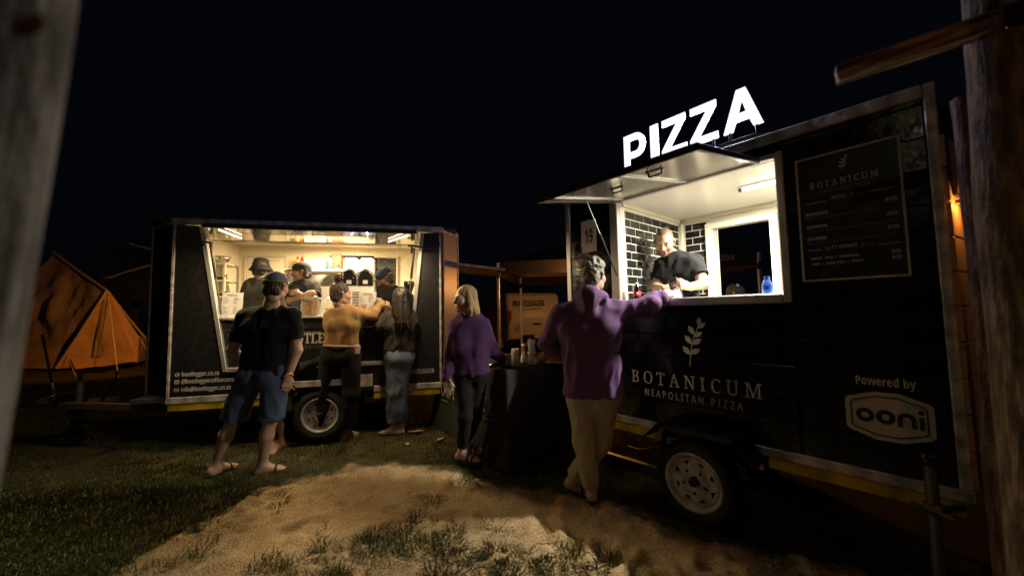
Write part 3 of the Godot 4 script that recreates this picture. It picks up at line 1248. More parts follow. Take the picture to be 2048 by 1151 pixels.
func grass() -> void:
	var lawn := []
	var tuft := []
	var green := func() -> Color:
		var k := rng.randf()
		return Color(.10, .145, .03).lerp(Color(.27, .23, .10), k * k) * rng.randf_range(.7, 1.25)
	for k in 90000:
		# thinner with distance
		var d: float = 1.25 * pow(11.0 / 1.25, pow(rng.randf(), 1.25))
		var x := rng.randf_range(-1.45, 1.1) * d
		var z := -d
		if x > 2.3 or x < -9.0:
			continue
		var s := soil(x, z, sand_edge) if z > -4.6 else 0.0
		var bare := smoothstep(.1, .45, noise.get_noise_2d(x * 4.0 + 200, z * 4.0)) * .6
		if rng.randf() < s * 1.02 or rng.randf() < bare:
			continue
		var size := rng.randf_range(.55, 1.1) * (1.0 if z > -4.5 else 1.35) * (1.25 if x < -1.2 and z > -3.2 else .9)
		var b := Basis(Vector3.UP, rng.randf() * TAU).scaled(Vector3(1, 1, 1) * size)
		lawn.append([Transform3D(b, Vector3(x, rise(z) - .006, z)), green.call()])
	scatter("lawn_grass", blades(11, .037, .06, 1.15, .0021, 1), lawn, "short patchy lawn grass round the bare sand")
	var spots := []
	for q in [Vector2(-1.060, -2.430), Vector2(-0.931, -2.496), Vector2(-0.786, -2.542), Vector2(-0.662, -2.442), Vector2(-0.609, -2.614), Vector2(-0.489, -2.508), Vector2(-0.395, -2.422), Vector2(-0.834, -2.402), Vector2(-0.497, -2.392)]:
		for k in 14:
			spots.append([q, .14])
	for q in [Vector2(-1.421, -2.270), Vector2(-1.268, -2.306), Vector2(-1.056, -2.230), Vector2(-0.882, -2.218), Vector2(-0.217, -2.320), Vector2(-0.070, -2.284), Vector2(0.073, -2.242), Vector2(0.211, -2.206), Vector2(-0.095, -2.162), Vector2(-0.424, -2.170), Vector2(0.346, -2.348), Vector2(0.402, -2.188), Vector2(0.550, -2.222), Vector2(-0.296, -2.242)]:
		for k in 15:
			spots.append([q, .11])
	for q in [Vector2(-1.254, -2.506), Vector2(-1.912, -2.452), Vector2(-1.972, -2.654), Vector2(-0.109, -2.600), Vector2(0.021, -2.470), Vector2(0.275, -2.488), Vector2(-1.782, -2.950), Vector2(-2.131, -2.962), Vector2(-2.113, -2.580), Vector2(-0.678, -2.914), Vector2(-0.426, -3.284), Vector2(-2.087, -2.370), Vector2(-2.128, -2.288)]:
		for k in 5:
			spots.append([q, .09])
	for sp in spots:
		var a := rng.randf() * TAU
		var r: float = sp[1] * sqrt(rng.randf())
		var x: float = sp[0].x + cos(a) * r
		var z: float = sp[0].y + sin(a) * r
		var b := Basis(Vector3.UP, rng.randf() * TAU).scaled(Vector3.ONE * rng.randf_range(.5, 1.1))
		tuft.append([Transform3D(b, Vector3(x, rise(z) - .004, z)), Color(.13, .19, .045).lerp(Color(.36, .35, .14), rng.randf() * rng.randf()) * rng.randf_range(.8, 1.2)])
	scatter("grass_tufts", blades(13, .060, .07, 1.6, .0030, 2), tuft, "ragged green tufts growing out of the bare sand")
	var pebbles := []
	for k in 260:
		var x := rng.randf_range(-2.2, 1.8)
		var z := rng.randf_range(-3.6, -1.6)
		var b := Basis.from_euler(Vector3(rng.randf(), rng.randf() * 6, rng.randf())).scaled(Vector3(1, .6, .8) * rng.randf_range(.002, .007))
		pebbles.append([Transform3D(b, Vector3(x, rise(z) + .012, z)), Color(.3, .24, .16) * rng.randf_range(.4, 1.3)])
	scatter("pebbles", sphere(1.0, 8), pebbles, "small pebbles and crumbs scattered over the sand")
	var twigs := []
	for k in 500:
		var x := rng.randf_range(-2.2, 1.2)
		var z := rng.randf_range(-3.6, -1.7)
		if soil(x, z, sand_edge) < .5:
			continue
		var b := (Basis(Vector3.UP, rng.randf() * TAU) * Basis(Vector3.RIGHT, 1.35)).scaled(Vector3.ONE * rng.randf_range(.3, .8))
		twigs.append([Transform3D(b, Vector3(x, rise(z) + .004, z)), Color(.10, .07, .035) * rng.randf_range(.5, 1.3)])
	scatter("dry_straw", blades(3, .07, .03, .5, .0018, 3), twigs, "dry straw and stalks strewn over the sand")

# ---------------------------------------------------------------- pizza trailer
func cladding(o: Node3D, x0: float, x1: float, y0: float, y1: float, m: Material, step := .168, z := 0.0) -> void:
	var y := y0
	while y < y1 - .02:
		var t := minf(y + step, y1)
		span(o, "cladding_board", Vector3(x0 + .002, y + .0015, z - .02), Vector3(x1 - .002, t - .0015, z), m, .004)
		y = t

func tiles(o: Node3D, at: Vector3, right: Vector3, out: Vector3, width: float, height: float, holes: Array) -> void:
	var tw := .150
	var th := .0715
	var rows := int(ceil(height / th))
	for r in rows:
		var x := -tw * .5 * (r % 2)
		while x < width:
			var a := maxf(x, 0.0) + .0038
			var b := minf(x + tw, width) - .0038
			var y0 := r * th + .0038
			var y1 := minf((r + 1) * th, height) - .0038
			x += tw
			if b - a < .012 or y1 - y0 < .01:
				continue
			var cuts := [[a, b]]
			for h in holes:
				if y1 > h[2] and y0 < h[3]:
					var next := []
					for c in cuts:
						if c[1] <= h[0] or c[0] >= h[1]:
							next.append(c)
						else:
							if c[0] < h[0] - .01:
								next.append([c[0], h[0]])
							if c[1] > h[1] + .01:
								next.append([h[1], c[1]])
					cuts = next
			for c in cuts:
				var bs := Basis(right, Vector3.UP, out)
				var size := Vector3(snappedf(c[1] - c[0], .001), snappedf(y1 - y0, .001), .005)
				part(o, "tile", box(size, .0015), M["tile_%d" % rng.randi_range(0, 2)], at + right * ((c[0] + c[1]) / 2) + Vector3.UP * ((y0 + y1) / 2) + out * (.001 + rng.randf_range(0, .001)), bs * Basis.from_euler(Vector3(rng.randf_range(-.004, .004), rng.randf_range(-.004, .004), 0)))

func sprig(at: Vector2, size: float) -> Array:
	var polys := []
	var stem := [Vector2(.0, 0.0), Vector2(.03, .3), Vector2(.10, .6), Vector2(.22, .86)]
	polys.append_array(stroke([at + stem[0] * size, at + stem[1] * size, at + stem[2] * size, at + stem[3] * size], .018 * size))
	for l in [[.02, .26, .5, 1], [.02, .24, 2.3, 1], [.06, .46, .55, 1], [.06, .46, 2.2, 1], [.10, .62, .5, .9], [.12, .66, 2.1, .95], [.19, .80, .6, .9], [.22, .84, 1.5, .85]]:
		var b := at + Vector2(l[0], l[1]) * size
		var d: Vector2 = Vector2(cos(l[2]), sin(l[2])) * size * .24 * l[3]
		var n: Vector2 = d.orthogonal() * .24
		polys.append(PackedVector2Array([b, b + d * .3 - n * .8, b + d * .6 - n, b + d, b + d * .6 + n, b + d * .3 + n * .8]))
	return polys

func letter_polys(c: String) -> Array:
	match c:
		"I":
			return [PackedVector2Array([Vector2(0, 0), Vector2(1, 0), Vector2(1, 1), Vector2(0, 1)])]
		"Z":
			return [PackedVector2Array([Vector2(0, 0), Vector2(1, 0), Vector2(1, .175), Vector2(.33, .175), Vector2(.98, .855), Vector2(.98, 1), Vector2(.04, 1), Vector2(.04, .825), Vector2(.66, .825), Vector2(0, .145)])]
		"A":
			return [PackedVector2Array([Vector2(0, 0), Vector2(.24, 0), Vector2(.33, .215), Vector2(.40, .41), Vector2(.50, .74), Vector2(.50, 1), Vector2(.38, 1)]),
				PackedVector2Array([Vector2(1, 0), Vector2(.62, 1), Vector2(.50, 1), Vector2(.50, .74), Vector2(.60, .41), Vector2(.67, .215), Vector2(.76, 0)]),
				PackedVector2Array([Vector2(.33, .215), Vector2(.67, .215), Vector2(.60, .41), Vector2(.40, .41)])]
	# P: a stem and a bowl
	var polys := [PackedVector2Array([Vector2(0, 0), Vector2(.25, 0), Vector2(.25, 1), Vector2(0, 1)])]
	polys.append(PackedVector2Array([Vector2(.25, .815), Vector2(.55, .815), Vector2(.55, 1), Vector2(.25, 1)]))
	polys.append(PackedVector2Array([Vector2(.25, .27), Vector2(.55, .27), Vector2(.55, .455), Vector2(.25, .455)]))
	for k in 10:
		var a0 := -PI / 2 + PI * k / 10
		var a1 := -PI / 2 + PI * (k + 1) / 10
		var f := func(a: float, rx: float, ry: float) -> Vector2: return Vector2(.55 + cos(a) * rx, .635 + sin(a) * ry)
		polys.append(PackedVector2Array([f.call(a0, .20, .18), f.call(a0, .45, .365), f.call(a1, .45, .365), f.call(a1, .20, .18)]))
	return polys

func wheel(o: Node3D, at: Vector3, r: float, rim: float, w: float) -> void:
	var x := Basis(Vector3.RIGHT, PI / 2)
	var tyre := lathe([Vector2(rim, -w / 2), Vector2(rim + .02, -w / 2 - .004), Vector2(r - .03, -w / 2), Vector2(r - .008, -w / 2 + .02), Vector2(r, -w / 2 + .045), Vector2(r, w / 2 - .045), Vector2(r - .008, w / 2 - .02), Vector2(r - .03, w / 2), Vector2(rim + .035, w / 2 + .004), Vector2(rim + .02, w / 2 + .001), Vector2(rim, w / 2 - .006)], 48)
	var t := part(o, "wheel", tyre, M.rubber, at, x)
	var rm := lathe([Vector2(rim, -w / 2), Vector2(rim + .004, w / 2 - .004), Vector2(rim - .008, w / 2), Vector2(rim - .020, w / 2 - .012), Vector2(rim - .026, w / 2 - .04), Vector2(rim - .040, w / 2 - .034)], 48)
	var rp := part(t, "rim", rm, M.wheel_white)
	# the disc: a ring of eight windows between two plain rings
	var st := begin()
	var ro := rim - .032
	var ri := rim * .48
	var rc := rim * .30
	var zf := w / 2 - .035
	for k in 8:
		var a := TAU * (k + .5) / 8
		var tri_at := func(ang: float, rad: float) -> Vector2: return Vector2(cos(ang), sin(ang)) * rad
		var win := [tri_at.call(a - .20, ro - .018), tri_at.call(a + .20, ro - .018), tri_at.call(a, ri + .018)]
		var s0 := a - PI / 8
		var s1 := a + PI / 8
		var outer := [tri_at.call(s0, ro), tri_at.call(a, ro), tri_at.call(s1, ro)]
		var inner := [tri_at.call(s0, ri), tri_at.call(s1, ri)]
		for p in [[outer[0], outer[1], win[1], win[0]], [outer[1], outer[2], win[1]], [outer[0], win[0], win[2], inner[0]], [outer[2], inner[1], win[2], win[1]], [inner[0], win[2], inner[1]]]:
			extrude(PackedVector2Array(p), .008, st, Transform3D(Basis.IDENTITY, Vector3(0, 0, zf)))
		for p in [[inner[0], inner[1], tri_at.call(s1, rc), tri_at.call(s0, rc)]]:
			extrude(PackedVector2Array(p), .010, st, Transform3D(Basis.IDENTITY, Vector3(0, 0, zf + .004)))
		extrude(PackedVector2Array([Vector2.ZERO, tri_at.call(s0, rc), tri_at.call(s1, rc)]), .012, st, Transform3D(Basis.IDENTITY, Vector3(0, 0, zf - .002)))
	part(t, "disc", done(st), M.wheel_white, Vector3.ZERO, x.inverse())
	part(t, "hub_cap", lathe([Vector2(0, .034), Vector2(.02, .034), Vector2(.03, .026), Vector2(.034, 0)], 20), M.steel_black, Vector3(0, zf + .002, 0))
	for k in 5:
		var a := TAU * k / 5 + .3
		part(t, "wheel_nut", lathe([Vector2(0, .016), Vector2(.008, .016), Vector2(.011, 0)], 6), M.steel_black, Vector3(cos(a) * rim * .40, zf + .004, sin(a) * rim * .40))
	part(t, "brake_drum", lathe([Vector2(0, .02), Vector2(rim * .9, .02), Vector2(rim * .9, -.05)], 24), M.steel_black, Vector3(0, zf - .06, 0))

func pizza_trailer() -> void:
	var o := thing("food_trailer", "black pizza trailer with a raised hatch, tiled inside and a glowing roof sign", "food trailer", Vector3(.9, 1.43, -3.1636), -.8624)
	var vb: Material = M.vinyl_black
	# shell: backing panels behind the cladding, with the hatch opening left free
	for r in [[-.56, .0, -.85, 1.06], [1.165, 1.81, -.85, 1.06], [.0, 1.165, -.85, .05], [.0, 1.165, .955, 1.06]]:
		span(o, "wall", Vector3(r[0], r[2], -.055), Vector3(r[1], r[3], -.024), M.panel_black)
	cladding(o, -.508, -.064, -.845, 1.03, vb)
	cladding(o, -.058, 1.190, -.845, .032, vb)
	cladding(o, 1.198, 1.782, -.845, 1.03, vb)
	span(o, "cladding_board", Vector3(-.058, .972, -.02), Vector3(1.190, 1.03, 0), vb)
	# end walls, roof, floor, back wall
	span(o, "end_wall", Vector3(-.56, -.85, -1.19), Vector3(-.53, 1.06, -.06), M.panel_black)
	span(o, "roof", Vector3(-.565, 1.062, -1.21), Vector3(1.80, 1.098, -.012), M.frame_dark)
	span(o, "floor", Vector3(-.53, -.85, -1.19), Vector3(1.8, -.80, -.06), M.steel_grey)
	# slanted end panel at the right, clad in wide boards
	var ca := Vector3(1.832, 0, -.012)
	var cb := Vector3(2.02, 0, -1.19)
	var cd := (cb - ca).normalized()
	var cn := Vector3(-cd.z, 0, cd.x)
	if cn.x < 0:
		cn = -cn
	var cl := ca.distance_to(cb)
	var cbs := Basis(cd, Vector3.UP, cd.cross(Vector3.UP))
	var y := -.845
	while y < 1.0:
		var h := minf(.168, 1.04 - y)
		part(o, "end_board", box(Vector3(cl, h - .004, .02), .005), M.panel_tan if y < .70 else M.frame_dark, (ca + cb) / 2 + Vector3(0, y + h / 2, 0), cbs)  # top boards darker: the shade above the lamp hood put into their colour
		y += .168
	var wl := thing_part(o, "wall_lamp")
	var lp := Vector3(1.916, 0.488, -0.094)
	part(wl, "bulb", sphere(.020, 12), M.sodium_glow, lp)
	part(wl, "hood", box(Vector3(.09, .008, .11), .003), M.steel_black, lp + Vector3(0, .05, 0) - cn * .03, cbs)
	bar(wl, "stem", lp - cn * .075 + Vector3(0, .02, 0), lp + Vector3(0, .02, 0), .008, M.steel_black)
	lamp(wl, lp, Color(1.0, .60, .24), .07, .02)
	span(o, "end_rail", Vector3(1.99, -.905, -1.21), Vector3(2.05, 1.09, -1.19), M.panel_black)
	span(o, "corner_post", Vector3(1.784, -.85, -.03), Vector3(1.826, 1.098, .010), M.pale_rail, .006)
	span(o, "corner_post", Vector3(-.563, -.85, -.03), Vector3(-.510, 1.05, .010), M.aluminium, .006)
	span(o, "top_rail", Vector3(-.563, 1.034, -.022), Vector3(1.782, 1.1, .012), M.pale_rail, .006)
	span(o, "bottom_rail", Vector3(-.563, -.905, -.03), Vector3(.345, -.850, .014), M.pale_rail, .005)
	span(o, "bottom_rail", Vector3(.93, -.905, -.03), Vector3(1.828, -.850, .014), M.pale_rail, .005)
	span(o, "reflective_strip", Vector3(-.563, -.972, -.06), Vector3(.33, -.909, .006), M.yellow_tape, .003)
	span(o, "reflective_strip", Vector3(1.02, -.972, -.06), Vector3(1.80, -.909, .006), M.yellow_tape, .003)
	for s in [[-.4, .1], [.15, .6], [.9, .3], [1.5, .5]]:
		part(o, "rivet", sphere(.005, 6), M.steel_grey, Vector3(s[0], 1.066, .012))
		part(o, "rivet", sphere(.005, 6), M.steel_grey, Vector3(s[0] + .2, -.878, .014))
	for k in 13:
		part(o, "rivet", sphere(.0045, 6), M.steel_grey, Vector3(-.5 + k * .185, 1.045, .0125))
		part(o, "rivet", sphere(.0045, 6), M.steel_grey, Vector3(1.805, -.80 + k * .15, .0105))
	for k in 9:
		part(o, "rivet", sphere(.0045, 6), M.steel_grey, Vector3(.98 + k * .10, -.862, .0145))
	# hatch frame
	var al: Material = M.aluminium
	span(o, "window_frame", Vector3(-.060, .034, -.03), Vector3(.018, .97, .018), al, .006)
	span(o, "window_frame", Vector3(1.152, .034, -.03), Vector3(1.194, .97, .018), al, .006)
	span(o, "window_frame", Vector3(.020, .034, -.03), Vector3(1.150, .094, .020), al, .006)
	span(o, "window_frame", Vector3(.020, .930, -.03), Vector3(1.150, .968, .016), al, .006)
	span(o, "window_jamb", Vector3(.0, .09, -.10), Vector3(.019, .93, -.031), M.white_gloss, .003)
	span(o, "counter", Vector3(.021, .05, -.34), Vector3(1.70, .085, -.031), M.white_gloss, .006)
	# inside
	span(o, "ceiling", Vector3(.0, .935, -1.17), Vector3(1.78, .96, -.056), M.white_gloss, .003)
	span(o, "side_wall", Vector3(-.02, -.8, -1.17), Vector3(.008, .934, -.056), M.grout, .003)
	span(o, "side_wall", Vector3(1.75, -.8, -1.17), Vector3(1.78, .934, -.056), M.white_gloss, .003)
	var wx0 := .335
	var wx1 := .815
	var wy0 := .10
	var wy1 := .785
	for r in [[.008, wx0, -.8, .934], [wx1, 1.75, -.8, .934], [wx0, wx1, -.8, wy0], [wx0, wx1, wy1, .934]]:
		span(o, "back_wall", Vector3(r[0], r[2], -1.17), Vector3(r[1], r[3], -1.14), M.grout, .002)
	tiles(o, Vector3(.008, .02, -1.10), Vector3(0, 0, 1), Vector3(1, 0, 0), 1.0, .875, [])
	tiles(o, Vector3(.06, .02, -1.14), Vector3(1, 0, 0), Vector3(0, 0, 1), 1.35, .875, [[.215, .82, .04, .835]])
	var cr: Material = M.cream_trim
	span(o, "corner_trim", Vector3(.012, .0, -1.138), Vector3(.045, .9, -1.105), cr, .006)
	span(o, "ceiling_trim", Vector3(.012, .898, -1.10), Vector3(.034, .934, -.06), cr, .005)
	span(o, "ceiling_trim", Vector3(.046, .898, -1.138), Vector3(1.74, .934, -1.118), cr, .005)
	var bw := thing_part(o, "back_window")
	beam(bw, "frame", Vector3(.305, .10, -1.115), Vector3(.305, .815, -1.115), .058, .05, cr)
	beam(bw, "frame", Vector3(.845, .10, -1.115), Vector3(.845, .815, -1.115), .058, .05, cr)
	beam(bw, "frame", Vector3(.277, .812, -1.112), Vector3(.873, .812, -1.112), .052, .052, cr)
	beam(bw, "frame", Vector3(.277, .09, -1.112), Vector3(.873, .09, -1.112), .03, .052, cr)
	beam(bw, "sash", Vector3(.356, .106, -1.15), Vector3(.356, .785, -1.15), .036, .02, al)
	span(bw, "latch", Vector3(.338, .43, -1.14), Vector3(.352, .52, -1.12), M.white_plastic, .004)
	# light tubes on the ceiling
	for q in [[Vector3(.83, .908, -.44), Vector3(1.20, .908, -.44)]]:
		var f := thing_part(o, "light_tube")
		span(f, "fitting", q[0] + Vector3(-.03, .014, -.02), q[1] + Vector3(.0, .028, .02), M.white_plastic, .003)
		span(f, "end_cap", q[0] + Vector3(-.03, -.012, -.012), q[0] + Vector3(-.002, .013, .012), M.steel_grey, .003)
		bar(f, "tube", q[0], q[1], .012, M.tube_glow)
		strip_light(f, q[0] + Vector3(.01, 0, 0), q[0] + Vector3(.17, 0, 0), Vector3(0, -.0135, 0), .022, Color(1.0, .965, .87), 10.5)
	# raised hatch
	var h0 := Vector3(0, .925, .020)
	var h1 := Vector3(0, .765, .93)
	var hd := (h1 - h0).normalized()
	var hn := hd.cross(Vector3.RIGHT).normalized()
	if hn.y < 0:
		hn = -hn
	var hb := Basis(Vector3.RIGHT, hn, Vector3.RIGHT.cross(hn))
	var hl := h0.distance_to(h1)
	var fl := thing_part(o, "hatch")
	var mid := (h0 + h1) / 2 + Vector3(.53, 0, 0)
	part(fl, "skin", box(Vector3(1.10, .008, hl - .03), .002), M.vinyl_black, mid + hn * .022, hb)
	part(fl, "lining", box(Vector3(1.08, .008, hl - .05), .002), M.under_flap, mid + hn * .008, hb)
	for x in [-.008, 1.068]:
		part(fl, "edge_frame", box(Vector3(.024, .036, hl), .004), M.frame_dark, Vector3(x, 0, 0) + (h0 + h1) / 2 + hn * .012, hb)
	part(fl, "edge_frame", box(Vector3(1.102, .038, .024), .004), M.frame_dark, h1 + Vector3(.53, 0, 0) + hn * .012 - hd * .01, hb)
	part(fl, "edge_frame", box(Vector3(1.04, .03, .028), .004), al, h0 + Vector3(.53, 0, 0) + hd * .03, hb)
	for x in [.10, .62]:
		part(fl, "cross_rib", box(Vector3(.032, .010, hl - .07), .003), al, Vector3(x, 0, 0) + (h0 + h1) / 2 + hn * .0, hb)
	for q in [[.36, .62], [.72, .80]]:
		var p: Vector3 = h0 + hd * q[1] * hl + Vector3(q[0], 0, 0)
		var hp := part(fl, "handle", pipe([p, p - hn * .024, p - hn * .026 + Vector3(.01, 0, 0), p - hn * .026 + Vector3(.07, 0, 0), p - hn * .024 + Vector3(.08, 0, 0), p + Vector3(.08, 0, 0)], .006, 6), M.plastic_black)
		part(hp, "plate", box(Vector3(.10, .006, .035), .002), M.steel_black, p + Vector3(.04, 0, 0) + hn * .001, hb)
	var g0 := Vector3(.02, .855, .42)
	var g1 := Vector3(.010, .30, .035)
	bar(o, "gas_strut", g0, g0.lerp(g1, .45), .0035, al)
	bar(o, "gas_strut", g0.lerp(g1, .42), g1, .0065, M.plastic_black)
	# roof sign: five glowing letters on a rail
	span(o, "sign_rail", Vector3(.10, 1.102, .012), Vector3(1.14, 1.122, .032), M.frame_dark, .003)
	var at := [[.122, .190, "P"], [.357, .062, "I"], [.448, .188, "Z"], [.662, .186, "Z"], [.884, .232, "A"]]
	for q in at:
		var st := begin()
		for p in letter_polys(q[2]):
			extrude(p, .016, st, Transform3D(Basis.from_scale(Vector3(q[1], .272, 1)), Vector3.ZERO))
		var l := part(o, "sign_letter", done(st), M.sign_glow, Vector3(q[0], 1.172, .03))
		part(l, "stand", box(Vector3(.016, .05, .016), .002), M.frame_dark, Vector3(q[1] * .16, -.026, 0))
		part(l, "stand", box(Vector3(.016, .05, .016), .002), M.frame_dark, Vector3(q[1] * .84 if q[2] != "P" else .045, -.026, 0))
		lamp(o, Vector3(q[0] + (q[1] * .14 if q[2] == "P" else q[1] * .5 if q[2] != "A" else .055), 1.172 + (.13 if q[2] != "A" else .06), .03), Color(.84, .82, 1.0), .11, .01)
	# print on the side
	var w: Material = M.lettering_white
	words(o, "lettering", "B O T A N I C U M", Vector2(.092, -.565), .915, .098, .002, w, "Droid Serif")
	words(o, "lettering", "N E A P O L I T A N   P I Z Z A", Vector2(.205, -.655), .69, .052, .002, w)
	part(o, "printed_sprig", flat(sprig(Vector2(.565, -.40), .34)), w, Vector3(0, 0, .002))
	words(o, "lettering", "Powered by", Vector2(1.452, -.424), .222, .062, .002, M.lettering_grey, "Droid Sans", true)
	var badge := thing_part(o, "badge")
	var bc := Vector2(1.564, -.564)
	var oct := func(k: float) -> PackedVector2Array:
		var p := PackedVector2Array()
		for v in [[-.163, -.070], [-.150, -.086], [-.05, -.122], [.05, -.122], [.150, -.086], [.163, -.070], [.163, .070], [.150, .086], [.05, .122], [-.05, .122], [-.150, .086], [-.163, .070]]:
			p.append(bc + Vector2(v[0] * (1.0 - k / .163), v[1] * (1.0 - k / .122)))
		return p
	part(badge, "plate", extrude(oct.call(0.0), .003), M.badge_grey, Vector3(0, 0, .003))
	part(badge, "outline", flat(stroke(Array(oct.call(.024)), .007, true), .002), M.lettering_dark, Vector3(0, 0, .0055))
	var oo := []
	for x in [1.478, 1.556]:
		oo.append_array(stroke(arc(Vector2(x, -.566), .026, 0, TAU, 20), .020))
	oo.append_array(stroke([Vector2(1.608, -.602), Vector2(1.608, -.566)] + arc(Vector2(1.632, -.566), .024, PI, 0, 12) + [Vector2(1.656, -.602)], .019))
	oo.append_array(stroke([Vector2(1.683, -.602), Vector2(1.683, -.548)], .019))
	oo.append_array(stroke(arc(Vector2(1.683, -.522), .005, 0, TAU, 10), .012))
	part(badge, "lettering", flat(oo, .002), M.lettering_dark, Vector3(0, 0, .0055))
	# menu board
	var mb := thing_part(o, "menu_board")
	span(mb, "board", Vector3(1.256, .155, .001), Vector3(1.692, .875, .006), M.panel_black, .001)
	for r in [[1.254, .152, 1.694, .163], [1.254, .868, 1.694, .879], [1.254, .164, 1.264, .867], [1.684, .164, 1.694, .867]]:
		span(mb, "border", Vector3(r[0], r[1], .001), Vector3(r[2], r[3], .009), M.badge_grey, .001)
	var z := .0075
	part(mb, "printed_sprig", flat(sprig(Vector2(1.462, .758), .085)), M.lettering_grey, Vector3(0, 0, z))
	words(mb, "lettering", "B O T A N I C U M", Vector2(1.318, .688), .288, .036, z, M.lettering_grey, "Droid Serif")
	words(mb, "lettering", "N E A P O L I T A N   P I Z Z A", Vector2(1.362, .655), .21, .018, z, M.lettering_dim)
	words(mb, "lettering", "PIZZA  |", Vector2(1.412, .602), .085, .026, z, M.lettering_grey)
	words(mb, "lettering", "24CM", Vector2(1.512, .604), .035, .012, z, M.lettering_dim)
	for r in [[1.29, .604, 1.385], [1.57, .612, 1.66], [1.29, .33, 1.352], [1.585, .325, 1.665]]:
		span(mb, "rule", Vector3(r[0], r[1], z - .001), Vector3(r[2], r[1] + .003, z + .001), M.lettering_grey, .0003)
	var rows := [["MARGHERITA", "tomato, fior di latte, parmesan, basil, olive oil", "R110", .532, .10, .30], ["MUSHROOM", "bianco, fior di latte, confit garlic, parmesan, olive oil", "R125", .458, .092, .375], ["PEPPERONI", "tomato, fior di latte, pepperoni, parmesan, olive oil", "R135", .388, .086, .36]]
	for r in rows:
		words(mb, "lettering", r[0], Vector2(1.290, r[3]), r[4], .018, z, M.lettering_grey, "Droid Sans", true)
		words(mb, "lettering", r[1], Vector2(1.290, r[3] - .026), r[5], .017, z, M.lettering_dim)
		words(mb, "lettering", r[2], Vector2(1.625, r[3] + .012), .040, .019, z, M.lettering_grey, "Droid Sans", true)
	words(mb, "lettering", "SOFT DRINKS  |", Vector2(1.368, .322), .155, .026, z, M.lettering_grey)
	words(mb, "lettering", "500ml", Vector2(1.535, .324), .035, .013, z, M.lettering_dim)
	words(mb, "lettering", "WATER   STILL |  SPARKLING", Vector2(1.300, .272), .205, .018, z, M.lettering_grey, "Droid Sans", true)
	words(mb, "lettering", "COKE  |  COKE ZERO  |  SPRITE", Vector2(1.300, .240), .222, .018, z, M.lettering_grey, "Droid Sans", true)
	words(mb, "lettering", "R20", Vector2(1.632, .274), .032, .019, z, M.lettering_grey, "Droid Sans", true)
	words(mb, "lettering", "R25", Vector2(1.632, .243), .034, .019, z, M.lettering_grey, "Droid Sans", true)
	# running gear
	wheel(o, Vector3(.640, -1.122, .13), .262, .183, .17)
	wheel(o, Vector3(.640, -1.122, -1.0), .262, .183, .17)
	var fd := thing_part(o, "mudguard")
	beam(fd, "plate", Vector3(.42, -.785, .11), Vector3(.90, -.785, .11), .008, .25, M.steel_black)
	beam(fd, "plate", Vector3(.418, -.787, .11), Vector3(.31, -.900, .11), .008, .25, M.steel_black)
	beam(fd, "plate", Vector3(.902, -.787, .11), Vector3(1.01, -.930, .11), .008, .25, M.steel_black)
	span(fd, "lip", Vector3(.42, -.815, .228), Vector3(.90, -.788, .236), M.steel_black, .002)
	for zz in [-.09, -1.08]:
		span(o, "chassis_beam", Vector3(-.55, -.965, zz - .03), Vector3(1.8, -.907, zz + .03) if zz < -.5 else Vector3(1.8, -.914, zz + .02), M.steel_black)
	for x in [-.4, .1, 1.0, 1.55]:
		span(o, "cross_member", Vector3(x, -.96, -1.05), Vector3(x + .05, -.91, -.12), M.steel_black)
	bar(o, "axle", Vector3(.64, -1.122, -.95), Vector3(.64, -1.122, .05), .028, M.steel_black)
	beam(o, "drop_leg", Vector3(.04, -1.41, -.55), Vector3(.04, -.96, -.55), .05, .05, M.steel_grey)
	beam(o, "brace", Vector3(-.3, -1.22, -.75), Vector3(.45, -1.22, -.75), .012, .02, M.steel_grey)
	beam(o, "brace", Vector3(-.25, -1.26, -.42), Vector3(.2, -1.26, -.42), .012, .02, M.steel_grey)
	beam(o, "brace", Vector3(-.1, -1.25, -.42), Vector3(.10, -1.22, -.72), .012, .02, M.steel_grey)
	span(o, "side_light", Vector3(.965, -1.0, -.03), Vector3(.995, -.95, .01), M.tail_light)
	# prop stand clamped to the rail at the right corner
	var ps := thing_part(o, "prop_stand")
	bar(ps, "tube", Vector3(1.70, -1.55, .10), Vector3(1.70, -.73, .10), .024, M.steel_grey)
	part(ps, "cap", lathe([Vector2(0, .03), Vector2(.03, .03), Vector2(.036, .02), Vector2(.034, -.02), Vector2(0, -.022)], 20), M.plastic_black, Vector3(1.70, -.715, .10))
	part(ps, "clamp_ring", lathe([Vector2(.025, .02), Vector2(.036, .02), Vector2(.036, -.02), Vector2(.025, -.02)], 20), M.steel_grey, Vector3(1.70, -.93, .10))
	beam(ps, "clamp_arm", Vector3(1.735, -.93, .085), Vector3(1.79, -.93, .0), .03, .02, M.steel_grey)
	bar(ps, "clamp_handle", Vector3(1.63, -.915, .13), Vector3(1.76, -.95, .13), .008, M.steel_grey)
	# things on the sill
	drinks(o)

func thing_part(o: Node3D, called: String) -> Node3D:
	var n := Node3D.new()
	n.name = called
	o.add_child(n, true)
	return n

